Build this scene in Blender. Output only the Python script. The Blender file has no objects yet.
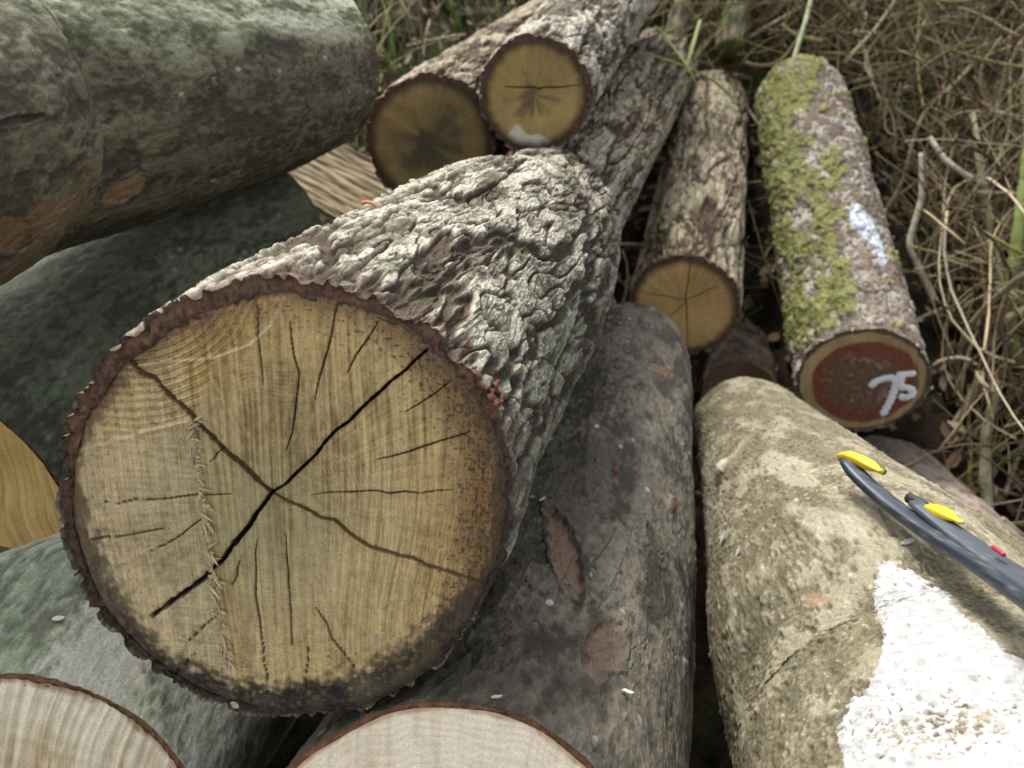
import bpy, math, random
import numpy as np
from mathutils import Vector

random.seed(7)
RNG = np.random.default_rng(11)
C = bpy.context.scene.collection
sc = bpy.context.scene

# ------------------------------------------------------------------ camera
CAM_H, PITCH, FPX, W, Hh = 1.40, math.radians(30), 800.0, 1024, 768
cam_d = bpy.data.cameras.new('camera'); cam = bpy.data.objects.new('camera', cam_d); C.objects.link(cam)
cam.location = (0, 0, CAM_H); cam.rotation_euler = (math.radians(90) - PITCH, 0, 0)
cam_d.sensor_width = 36; cam_d.lens = 36 * FPX / W; cam_d.clip_start = .02; cam_d.clip_end = 200
cam_d.dof.use_dof = True; cam_d.dof.focus_distance = .86; cam_d.dof.aperture_fstop = 5.0
sc.camera = cam
FWD = np.array([0, math.cos(PITCH), -math.sin(PITCH)]); UP = np.array([0, math.sin(PITCH), math.cos(PITCH)])
RIGHT = np.array([1., 0, 0]); EYE = np.array([0, 0, CAM_H])

def ray(px, py): return (px - 512) / FPX * RIGHT + (384 - py) / FPX * UP + FWD
def at(px, py, z): return EYE + z * ray(px, py)
def proj(P):
    d = P - EYE; z = d @ FWD
    return 512 + FPX * (d @ RIGHT) / z, 384 - FPX * (d @ UP) / z, z

# ------------------------------------------------------------------ noise
_perm = np.random.default_rng(3).permutation(256).astype(np.int32); _perm = np.concatenate([_perm, _perm, _perm])
_g = np.random.default_rng(5).normal(size=(256, 3)); _g = (_g / np.linalg.norm(_g, axis=1)[:, None]).astype(np.float32)
_r = np.random.default_rng(9).random((256, 4)).astype(np.float32)

def _h(i, j, k): return _perm[_perm[_perm[i & 255] + (j & 255)] + (k & 255)]
from concurrent.futures import ThreadPoolExecutor
POOL = ThreadPoolExecutor(4)
def chunked(fn):
    def run(p):
        p = np.asarray(p)
        if len(p) < 60000: return fn(p)
        parts = np.array_split(p, max(4, len(p) // 30000)); res = list(POOL.map(fn, parts))
        if isinstance(res[0], tuple): return tuple(np.concatenate([r[k] for r in res]) for k in range(len(res[0])))
        return np.concatenate(res)
    return run
@chunked
def noise(p):
    p = p.astype(np.float32); f0 = np.floor(p); i = f0.astype(np.int32); f = p - f0
    u = f * f * f * (f * (f * 6 - 15) + 10); out = 0
    for a in (0, 1):
        wx = u[:, 0] if a else 1 - u[:, 0]
        for b in (0, 1):
            wy = u[:, 1] if b else 1 - u[:, 1]
            for c in (0, 1):
                wz = u[:, 2] if c else 1 - u[:, 2]
                g = _g[_h(i[:, 0] + a, i[:, 1] + b, i[:, 2] + c)]
                out = out + wx * wy * wz * (g[:, 0] * (f[:, 0] - a) + g[:, 1] * (f[:, 1] - b) + g[:, 2] * (f[:, 2] - c))
    return out * 1.6
def fbm(p, o=4, gain=.5, lac=2.03):
    s, a = 0, 1.0
    for k in range(o): s = s + a * noise(p * lac ** k + 17.3 * k); a *= gain
    return s
@chunked
def worley(p):
    p = p.astype(np.float32); i = np.floor(p).astype(np.int32); f = p - i
    d1 = np.full(len(p), 9, np.float32); d2 = d1.copy(); idd = np.zeros(len(p), np.float32); tl = np.zeros(len(p), np.float32)
    for a in (-1, 0, 1):
        for b in (-1, 0, 1):
            for c in (-1, 0, 1):
                r = _r[_h(i[:, 0] + a, i[:, 1] + b, i[:, 2] + c)]
                d = (r[:, 0] + a - f[:, 0]) ** 2 + (r[:, 1] + b - f[:, 1]) ** 2 + (r[:, 2] + c - f[:, 2]) ** 2
                n = d < d1
                d2 = np.where(n, d1, np.minimum(d2, d)); idd = np.where(n, r[:, 3], idd); tl = np.where(n, (r[:, 0] + a - f[:, 0]) * (r[:, 1] - .5) + (r[:, 1] + b - f[:, 1]) * (r[:, 2] - .5) + (r[:, 2] + c - f[:, 2]) * (r[:, 0] - .5), tl); d1 = np.where(n, d, d1)
    return np.sqrt(d1), np.sqrt(d2), idd, tl
def ss(a, b, x): t = np.clip((x - a) / (b - a), 0, 1); return t * t * (3 - 2 * t)
def mix(a, b, t):
    a = np.asarray(a, np.float32); b = np.asarray(b, np.float32); t = np.asarray(t, np.float32)[..., None]
    return a * (1 - t) + b * t
def sv(*k): return np.stack(np.broadcast_arrays(*k), -1).astype(np.float32)

# ------------------------------------------------------------------ materials
def material(name, bump=.3, scale=400, rough=.85, spec=.25, vary=.25, dist=.002, stretch=(1, 1, 1), fleck=None):
    m = bpy.data.materials.new(name); m.use_nodes = True; t = m.node_tree; n = t.nodes; n.clear(); L = t.links.new
    out = n.new('ShaderNodeOutputMaterial'); b = n.new('ShaderNodeBsdfPrincipled'); L(b.outputs[0], out.inputs[0])
    at_ = n.new('ShaderNodeAttribute'); at_.attribute_name = 'Col'
    tc = n.new('ShaderNodeTexCoord'); mp = n.new('ShaderNodeMapping'); mp.inputs['Scale'].default_value = stretch
    L(tc.outputs['Object'], mp.inputs[0])
    nz = n.new('ShaderNodeTexNoise'); nz.inputs['Scale'].default_value = scale; nz.inputs['Detail'].default_value = 6
    nz.inputs['Roughness'].default_value = .65; L(mp.outputs[0], nz.inputs['Vector'])
    mr = n.new('ShaderNodeMapRange'); mr.inputs['From Min'].default_value = .25; mr.inputs['From Max'].default_value = .75
    mr.inputs['To Min'].default_value = 1 - vary; mr.inputs['To Max'].default_value = 1 + vary; L(nz.outputs['Fac'], mr.inputs['Value'])
    mx = n.new('ShaderNodeVectorMath'); mx.operation = 'SCALE'; L(at_.outputs['Color'], mx.inputs[0]); L(mr.outputs[0], mx.inputs['Scale'])
    last = mx.outputs[0]
    if fleck:      # fine threads, pores and specks: (scale, stretch, from, to, darkest, bump)
        m2 = n.new('ShaderNodeMapping'); m2.inputs['Scale'].default_value = fleck[1]; L(tc.outputs['Object'], m2.inputs[0])
        z2 = n.new('ShaderNodeTexNoise'); z2.inputs['Scale'].default_value = fleck[0]; z2.inputs['Detail'].default_value = 5; z2.inputs['Roughness'].default_value = .7; L(m2.outputs[0], z2.inputs['Vector'])
        r2 = n.new('ShaderNodeMapRange'); r2.inputs['From Min'].default_value = fleck[2]; r2.inputs['From Max'].default_value = fleck[3]; r2.inputs['To Min'].default_value = fleck[4]; r2.inputs['To Max'].default_value = 2 - fleck[4] if fleck[5] else 1.06; L(z2.outputs['Fac'], r2.inputs['Value'])
        x2 = n.new('ShaderNodeVectorMath'); x2.operation = 'SCALE'; L(last, x2.inputs[0]); L(r2.outputs[0], x2.inputs['Scale']); last = x2.outputs[0]
    L(last, b.inputs['Base Color'])
    bp = n.new('ShaderNodeBump'); bp.inputs['Strength'].default_value = bump; bp.inputs['Distance'].default_value = dist
    L(nz.outputs['Fac'], bp.inputs['Height']); L(bp.outputs[0], b.inputs['Normal'])
    b.inputs['Roughness'].default_value = rough; b.inputs['Specular IOR Level'].default_value = spec
    return m
M = {
    'oak': material('rough bark', .8, 330, .9, .2, .35, .003, fleck=(210, (1, .45, .6), .36, .48, .45, False)),
    'sawn_oak': material('weathered sawn oak', .5, 600, .75, .25, .28, .001, fleck=(520, (1, .03, .035), .3, .7, .72, True)),
    'smooth': material('smooth bark', .6, 330, .8, .3, .35, .002),
    'wood': material('sawn wood', .45, 650, .7, .3, .32, .001),
    'moss': material('moss and flaky bark', .8, 300, .95, .1, .4, .004),
    'paint': material('white marking paint', .5, 500, .75, .2, .10, .0015),
    'twig': material('dead twigs', .5, 200, .9, .15, .3, .002),
    'soil': material('soil and leaf mould', 1, 60, .95, .1, .5, .02),
    'leaf': material('leaves', .3, 150, .8, .2, .3, .002),
    'tool': material('coated metal', .25, 260, .42, .5, .12, .0005),
    'cap': material('yellow plastic', .05, 300, .4, .5, .06, .0005),
}

# ------------------------------------------------------------------ objects
def mesh_obj(name, V, F, col, mat, parent=None, smooth=True):
    """one mesh object from arrays: V (n,3), F (m,4) or (m,3)"""
    V = np.asarray(V, np.float32); F = np.asarray(F, np.int32)
    me = bpy.data.meshes.new(name); k = F.shape[1]
    org = np.zeros(3) if parent is None else np.array(parent['origin'])
    me.vertices.add(len(V)); me.vertices.foreach_set('co', (V - org).astype(np.float32).ravel())
    me.loops.add(F.size); me.loops.foreach_set('vertex_index', F.ravel())
    me.polygons.add(len(F)); me.polygons.foreach_set('loop_start', np.arange(0, F.size, k, dtype=np.int32))
    me.polygons.foreach_set('loop_total', np.full(len(F), k, np.int32))
    me.update(calc_edges=True)
    me.polygons.foreach_set('use_smooth', np.full(len(F), smooth, bool))
    a = me.color_attributes.new('Col', 'FLOAT_COLOR', 'POINT')
    col = np.asarray(col, np.float32)
    if col.ndim == 1: col = np.broadcast_to(col, (len(V), 3))
    a.data.foreach_set('color', np.concatenate([col, np.ones((len(V), 1), np.float32)], 1).astype(np.float32).ravel())
    me.materials.append(mat)
    o = bpy.data.objects.new(name, me); C.objects.link(o)
    if parent is not None: o.parent = parent
    return o
def sub(o, parent, child_name=None):
    """hang a mesh made under a thing one level deeper, below one of its parts (parts carry no offset)"""
    o.parent = parent; return o
def thing(name, label, cat, loc, group=None):
    o = bpy.data.objects.new(name, None); C.objects.link(o); o.location = [float(v) for v in loc]; o.empty_display_size = .05
    o['label'] = label; o['category'] = cat; o['origin'] = [float(v) for v in loc]
    if group: o['group'] = group
    return o
def tag(o, label=None, cat=None, group=None, kind=None):
    if label: o['label'] = label
    if cat: o['category'] = cat
    if group: o['group'] = group
    if kind: o['kind'] = kind
    return o
def grid_faces(nu, nv, closed):
    i = np.arange(nu - 1)[:, None] * nv; j = np.arange(nv if closed else nv - 1)[None, :]; j2 = (j + 1) % nv
    return np.stack([i + j, i + j2, i + nv + j2, i + nv + j], -1).reshape(-1, 4)
def unit(v): return v / np.linalg.norm(v, axis=-1, keepdims=True)

# ------------------------------------------------------------------ logs
class Log: pass
def make_log(name, label, st, bark, face, mat, nu=300, nv=360, tb=.008, oval=.03, cutblend=None, seed=0,
             dens=None, far_col=(.3, .2, .1), ecc=None, cut_n=None, group='felled logs in the pile', nrho=120, face_rough=.0015, spow=1.7, cat='log'):
    """st: centre line stations (px, py, depth, radius) from the near cut to the far one"""
    P = np.array([at(a, b, c) for a, b, c, _ in st]); R = np.array([s[3] for s in st])
    d = np.concatenate([[0], np.cumsum(np.linalg.norm(np.diff(P, axis=0), axis=1))]); Ltot = d[-1]
    s = Ltot * np.linspace(0, 1, nu) ** spow
    fine = np.linspace(0, Ltot, 400)
    def smoothed(v):
        y = np.interp(fine, d, v); k = 41; w = np.hanning(k + 2)[1:-1]; w /= w.sum()
        pad = np.concatenate([2 * y[0] - y[k // 2:0:-1], y, 2 * y[-1] - y[-2:-k // 2 - 1:-1]])
        return np.interp(s, fine, np.convolve(pad, w, 'valid'))
    Cn = np.stack([smoothed(P[:, k]) for k in range(3)], 1); Rs = smoothed(R)
    T = unit(np.gradient(Cn, s, axis=0)); e1 = unit(np.cross(T, [0, 0, 1.])); e2 = np.cross(e1, T)
    t = np.linspace(0, 2 * np.pi, nv, endpoint=False)
    th = t if dens is None else t + dens[1] * np.sin(t - dens[0] + np.pi)   # denser rows of vertices on the visible side
    th = np.mod(th, 2 * np.pi) if dens is None else th
    TH, S = np.meshgrid(th, s); R0 = R[0]
    q = np.stack([R0 * np.cos(TH), R0 * np.sin(TH), S], -1).reshape(-1, 3) + seed * 3.71
    low = fbm(q * np.array([4, 4, 1.5]) + 5, 3).reshape(nu, nv) * oval
    h, col = bark(q, TH.ravel(), S.ravel(), Ltot)
    h = h.reshape(nu, nv)
    rad = Rs[:, None] * (1 + low)
    o = Log(); o.P0 = Cn[0]; o.T = T[0]; o.e1, o.e2 = e1[0], e2[0]
    v = unit(P[0] - EYE)
    n = -T[0] if cutblend is None else -unit(cutblend * T[0] + (1 - cutblend) * v)
    if cut_n is not None: n = unit(np.array(cut_n, float))
    o.n = n
    rdir = np.cos(TH)[..., None] * e1[:, None] + np.sin(TH)[..., None] * e2[:, None]
    def shear(off, Sarr, L0):
        w = np.clip(1 - Sarr / L0, 0, 1); w = w * w * (3 - 2 * w) if False else w
        return off - ((off @ n) / (T[0] @ n) * w)[..., None] * T[0]
    L0 = max(.25, 3 * R0) if cutblend is not None or cut_n is not None else .25
    V = Cn[:, None] + shear((rad + h)[..., None] * rdir, S, L0)
    # end grain of the bark: rows from the wood outwards
    k = 7; rows = []; rc = []
    tbv = tb(th) if callable(tb) else tb
    wood = rad[0] - tbv * (1 + .35 * noise(np.stack([np.cos(th) * 5, np.sin(th) * 5, 0 * th + seed], 1)))
    inner = wood - .006
    for j in range(k):
        f = j / k; rr = inner + (rad[0] + h[0] - inner) * f
        off = shear(rr[:, None] * rdir[0], np.zeros(nv), L0)
        bump = noise(np.stack([np.cos(th) * rr * 130, np.sin(th) * rr * 130, 0 * th + f * 3 + seed], 1))
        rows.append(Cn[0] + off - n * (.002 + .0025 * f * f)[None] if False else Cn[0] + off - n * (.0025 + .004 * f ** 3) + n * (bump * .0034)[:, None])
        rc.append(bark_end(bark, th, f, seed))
    Vall = np.concatenate([np.stack(rows), V]); call = np.concatenate([np.stack(rc), col.reshape(nu, nv, 3)])
    base = Cn[0] - np.array([0, 0, 1]) * R0
    o.empty = thing(name, label, cat, base, group)
    o.bark = mesh_obj('bark', Vall.reshape(-1, 3), grid_faces(nu + k, nv, True), call.reshape(-1, 3), mat, o.empty)
    o.V = V; o.normal = rdir
    # cut face
    rho = np.concatenate([[0.0008], np.linspace(0, 1, nrho)[1:] ** .75])
    off = shear((wood[None] * rho[:, None])[..., None] * rdir[0][None], np.zeros((nrho, nv)), L0)
    a1 = unit(np.cross(-n, [0, 0, 1.])); a2 = np.cross(a1, -n); o.a1, o.a2 = a1, a2
    X = (off @ a1).ravel(); Y = (off @ a2).ravel()
    RHO, THF = np.repeat(rho, nv), np.tile(th, nrho)
    o.xy = lambda px, py: plane_xy(o, px, py)
    z, fc = face(o, X, Y, RHO, THF)
    z = z + face_rough * .4 * fbm(sv(X * 60, Y * 60, seed), 3)
    FV = (Cn[0] + off).reshape(-1, 3) + n * z[:, None] * 1.0
    o.face = mesh_obj('cut_face', FV, grid_faces(nrho, nv, True)[:, ::-1], fc, M['sawn_oak'] if face is main_face else M['wood'], o.empty)
    # far end
    c = Cn[-1] + T[-1] * .004
    rr = np.linspace(0.001, 1, 8)[:, None] * (rad[-1] + h[-1])[None]
    FE = c + rr[..., None] * rdir[-1][None]
    fcx = np.broadcast_to(np.array(far_col, np.float32), (8 * nv, 3)) * (1 + .25 * noise(FE.reshape(-1, 3) * 60))[:, None]
    o.far = mesh_obj('far_cut_face', FE.reshape(-1, 3), grid_faces(8, nv, True), fcx, M['wood'], o.empty)
    u_, v_, d_ = proj(V.reshape(-1, 3)); o.scr = (u_.reshape(nu, nv), v_.reshape(nu, nv), d_.reshape(nu, nv)); o.nv = nv; o.nu = nu
    o.face_pts = FV
    return o
END_COL = {}
def bark_end(bark, th, f, seed):
    a, b = END_COL.get(bark, ((.10, .06, .04), (.2, .09, .055)))
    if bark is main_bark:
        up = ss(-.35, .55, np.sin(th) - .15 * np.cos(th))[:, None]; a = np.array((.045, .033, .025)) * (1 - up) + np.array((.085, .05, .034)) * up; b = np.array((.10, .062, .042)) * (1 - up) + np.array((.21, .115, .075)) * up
    nz = noise(np.stack([np.cos(th) * 14, np.sin(th) * 14, 0 * th + f * 2 + seed], 1))
    nz2 = noise(np.stack([np.cos(th) * 60, np.sin(th) * 60, 0 * th + f * 5 + seed], 1))
    return mix(a, b, np.clip(f * 1.2 + nz * .6, 0, 1)) * (1 + .35 * nz2)[:, None]
def plane_xy(o, px, py):
    r = ray(px, py); t = ((o.P0 - EYE) @ o.n) / (r @ o.n); q = EYE + t * r - o.P0
    return np.array([q @ o.a1, q @ o.a2])
def surf(o, px, py):
    """the point of a log's side nearest the viewer under a line of sight, with its outward direction"""
    u, v, d = o.scr; w = (u - px) ** 2 + (v - py) ** 2; m = w < 16
    if not m.any(): m = w <= w.min() + 1e-6
    dd = np.where(m, d, 99); k = np.unravel_index(np.argmin(dd), dd.shape)
    return o.V[k], o.normal[k]
def seg_dist(X, Y, pts):
    """distance to a polyline and the running fraction along it"""
    pts = np.asarray(pts, np.float32); L = np.linalg.norm(np.diff(pts, axis=0), axis=1); acc = np.concatenate([[0], np.cumsum(L)]) / L.sum()
    best = np.full(len(X), 9, np.float32); fr = np.zeros(len(X), np.float32)
    for i in range(len(pts) - 1):
        a, b = pts[i], pts[i + 1]; ab = b - a
        t = np.clip(((X - a[0]) * ab[0] + (Y - a[1]) * ab[1]) / (ab @ ab), 0, 1)
        dd = np.hypot(X - a[0] - t * ab[0], Y - a[1] - t * ab[1]); m = dd < best
        best = np.where(m, dd, best); fr = np.where(m, acc[i] + t * (acc[i + 1] - acc[i]), fr)
    return best, fr
def jag(pts, seed, amp):
    """subdivide and roughen a polyline"""
    pts = np.asarray(pts, float); L = np.concatenate([[0], np.cumsum(np.linalg.norm(np.diff(pts, axis=0), axis=1))])
    n = max(4, int(L[-1] / .012)); s = np.linspace(0, L[-1], n)
    p = np.stack([np.interp(s, L, pts[:, 0]), np.interp(s, L, pts[:, 1])], 1); r = np.random.default_rng(seed)
    p[1:-1] += r.normal(size=(n - 2, 2)) * amp
    return p

# ---- bark kinds: each returns height (m) and colour
def oak_bark(wid=.034, amp=.009, pale=.6, edge_red=1.0, grey_shade_side=True, tint=(1, 1, 1)):
    def f(q, th, s, L):
        k = .034 / wid; an = np.array([1, 1, .20])
        ql = q * np.array([1, 1, .5]); wp = np.stack([noise(ql * 10), noise(ql * 10 + 31), noise(ql * 10 + 57)], 1) * .014
        qf = q * np.array([1, 1, .25]); wf = np.stack([noise(qf * 75), noise(qf * 75 + 31), noise(q * 75 + 57)], 1) * .0022
        p = q + wp * np.array([1, 1, 1.6]) + wf
        fine = fbm(q * np.array([380, 380, 80]), 3)
        # stacked flat scales: contour steps of a field drawn out along the log
        n0 = noise(p * 21 * k * an); n1 = noise(p * 38 * k * an + 7); n2 = noise(p * 95 * k * np.array([1, 1, .24]) + 3); n3 = noise(p * 210 * k * np.array([1, 1, .2]) + 5)
        fld = n0 + .55 * n1 + .22 * n2 + .07 * n3
        x = fld * 4.0 + 10; lev = np.floor(x); fr_ = x - lev
        st = (lev - 10 + ss(.0, .05, fr_) - 1 + .22 * (1 - fr_)) / 4.0
        # deep fissures between the ridges
        v1 = np.abs(noise(p * 17 * k * np.array([1, 1, .20]) + 50) + .22 * n2); v2 = np.abs(noise(p * 33 * k * np.array([1, 1, .26]) + 90) + .2 * n2)
        fur = ss(.02, .20, v1) * (.35 + .65 * ss(.0, .13, v2))
        v4 = np.abs(noise(p * np.array([120, 120, 30]) * k + 150) + .25 * n3); hair = ss(.10, .0, v4) * ss(-.3, .2, n1)
        # cross cracks that break the ridges into plates
        v3 = np.abs(noise(q * np.array([16, 16, 15]) * k + 130) + .25 * n1); cr = ss(.0, .05, v3)
        fur = fur * (.55 + .45 * cr)
        big = fbm(q * np.array([13, 13, 5]) + 3, 2)
        damp = .65 + .35 * ss(0, .03, s)
        h = amp * damp * (1.35 * fur +   .80 * st + .12 * fine + .35 * big - .85) + .0012 * ss(.02, 0, s) * (fur - .6) - .0009 * hair * (.3 + .7 * fur)
        lid = np.mod(np.abs(np.sin(lev * 12.99 + np.floor(n0 * 2) * 7.1)) * 43.7, 1)
        nz = fbm(q * np.array([45, 45, 20]) + 8, 3); nb = fbm(q * np.array([11, 11, 6]) + 2, 3)
        brown = mix((.075, .06, .042), (.18, .155, .112), ss(-.4, .5, nz + .6 * fine))
        lich = mix((.25, .235, .175), (.53, .505, .41), ss(-.5, .6, fine * .6 + nz * .5 + (lid - .5) * .9))
        top = ss(.25, .9, fur) * ss(-.65, .3, nb + .4 * nz + (lid - .5) * .8 + .5 * st) * (1 - .7 * ss(.16, .0, fr_))
        col = mix(brown, lich, np.clip(top * pale * 1.2, 0, 1))
        col = mix(col, mix((.045, .033, .024), (.085, .06, .042), ss(-.4, .4, nz)), np.maximum(ss(.8, .25, fur), .75 * hair) * .95)
        red = ss(.40, .75, nb - .2 * nz + .35 * noise(q * 30 + 77)) * .3
        red = np.clip(red + edge_red * ss(.045, .0, s + .022 * nz + .025 * nb) * ss(-.5, .3, np.sin(th) - .2) * .85, 0, .85)
        col = mix(col, mix((.11, .062, .044), (.22, .145, .11), ss(-.4, .4, fine + .5 * nz)), red * .8 * (.35 + .65 * fur))
        if grey_shade_side:
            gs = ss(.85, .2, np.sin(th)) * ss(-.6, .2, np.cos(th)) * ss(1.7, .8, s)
            col = mix(col, col * np.array([.44, .46, .42]) + .02, gs * .85)  # grey fibrous right flank, its colour also darkened to stand in for shade
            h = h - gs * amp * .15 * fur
        gr = ss(.3, .7, fbm(q * np.array([20, 20, 9]) + 90, 2)) * .3
        col = mix(col, (.13, .15, .08), gr)
        return h, col * np.array(tint)
    END_COL[f] = ((.055, .037, .028), (.15, .085, .06))
    return f
def smooth_bark(cols, amp=.004, speck=.0, speck_col=(.5, .5, .45), pit=.5, extra=None, crack=.3, fsc=1.0, az=.55):
    """cols: dark, mid, light, with large uneven patches"""
    def f(q, th, s, L):
        a3 = np.array([1, 1, az])
        n1 = fbm(q * 7 * a3 + 4, 4); n2 = fbm(q * 22 * a3 + 9, 4); n3 = fbm(q * 90 * fsc * a3, 4, .6); n4 = noise(q * 300 * a3)
        h = amp * (1.6 * n1 + .9 * n2 + .5 * n3 + .18 * n4)
        col = mix(mix(cols[0], cols[1], ss(-.5, .35, n2 + .5 * n3)), cols[2], ss(.05, .75, n1 + .35 * n3 + .3 * n2))
        col = col * (1 + .28 * n3 + .12 * n4)[:, None]
        if pit:
            f1, f2, i1, tl = worley((q + .004 * n2[:, None]) * np.array([60, 60, 42]))
            pp = ss(.35, .05, f1) * (i1 > .55)
            h = h - amp * pit * pp; col = mix(col, np.array(cols[0]) * .8, pp * .5)
        if crack:
            c = np.abs(noise(q * np.array([16, 16, 7]) + 60 + .35 * n3[:, None])); m = ss(.03, .0, c) * ss(.15, .4, noise(q * 6 + 70))
            h = h - amp * 1.2 * crack * m; col = mix(col, (.035, .028, .02), m * .7 * min(1, crack * 2))
        if speck:
            f1, f2, i1, tl = worley(q * np.array([55, 55, 40]) + 9)
            m = ss(.30, .16, f1 + .12 * n3) * (i1 > 1 - speck) * ss(-.3, .3, n1 + n2)
            h = h + .0008 * m; col = mix(col, speck_col, m * .8)
        if extra: h, col = extra(q, th, s, h, col, n1, n2, n3)
        return h, np.clip(col, .005, .9)
    END_COL[f] = ((.14, .075, .035), (.24, .12, .06))
    return f

# ---- end grain kinds
def wood_face(base, dark, light, ring=.006, streak=.5, rays=.3, rim=None, pith=(0, 0), cracks=(), heart=None, direction=(0, 1), rib=0, ribw=.012, patches=None):
    def f(o, X, Y, rho, th):
        px, py = pith; x, y = X - px, Y - py; r = np.hypot(x, y); an = np.arctan2(y, x)
        wob = fbm(sv(np.cos(an) * 2, np.sin(an) * 2, r * 9), 3)
        rr = r * (1 + .06 * wob)
        ringv = np.sin(rr / ring * 2 * np.pi + 2 * noise(sv(rr * 40, an * .3, 1))) * (.6 + .4 * noise(sv(rr * 25, 0, 4)))
        dx, dy = direction; l = math.hypot(dx, dy); dx, dy = dx / l, dy / l
        al, ac = X * dx + Y * dy, X * dy - Y * dx
        bend = .02 * noise(sv(X * 7, Y * 7, 3))
        stv = fbm(sv((ac + bend) * 190, al * 6, 7), 4, .6)
        sta = fbm(sv((ac + bend) * 45, al * 4, 17), 2, .6)
        ray_ = noise(sv(np.cos(an) * 40, np.sin(an) * 40, r * 6)) * ss(.01, .05, r)
        big = fbm(sv(X * 9, Y * 9, 2), 3)
        k = .5 + streak * .38 * (stv + .8 * sta) + rays * .4 * ray_ + .12 * ringv + .3 * big
        col = np.where((k < .5)[:, None], mix(dark, base, np.clip(k * 2, 0, 1)), mix(base, light, np.clip(k * 2 - 1, 0, 1)))
        z = .0006 * stv + .00025 * ringv
        if rib:
            rb = noise(sv((ac + bend * .7 + .02 * noise(sv(X * 5, Y * 5, 9))) / ribw, al * 5, 27)) + .4 * noise(sv((ac + bend) / ribw * 2.3, al * 7, 29))
            z = z + rib * rb; col = col * (1 - .16 * ss(.1, -.6, rb))[:, None]
        if heart: z, col = heart(o, X, Y, rho, th, r, an, z, col)
        if rim:
            rc, w, st_ = rim; e = (1 - rho) + .02 * fbm(sv(np.cos(th) * 6, np.sin(th) * 6, rho * 8), 3)
            col = mix(col, rc, ss(w, 0, e) * st_)
        for i, (pts, wd, dp) in enumerate(cracks):
            pl = jag([o.xy(*p) for p in pts], i, .0012); d, fr = seg_dist(X, Y, pl)
            ww = wd * (.35 + .65 * np.sin(np.clip(fr * .9 + .1, 0, 1) * np.pi) ** .6) * (1 + .4 * noise(sv(fr * 30, i, 0)))
            m = ss(1.0, .25, d / ww); z = z - dp * m; col = mix(col, (.035, .022, .012), m * .9)
        if patches: z, col = patches(o, X, Y, rho, th, z, col)
        return z, np.clip(col, .004, .9)
    return f

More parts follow.
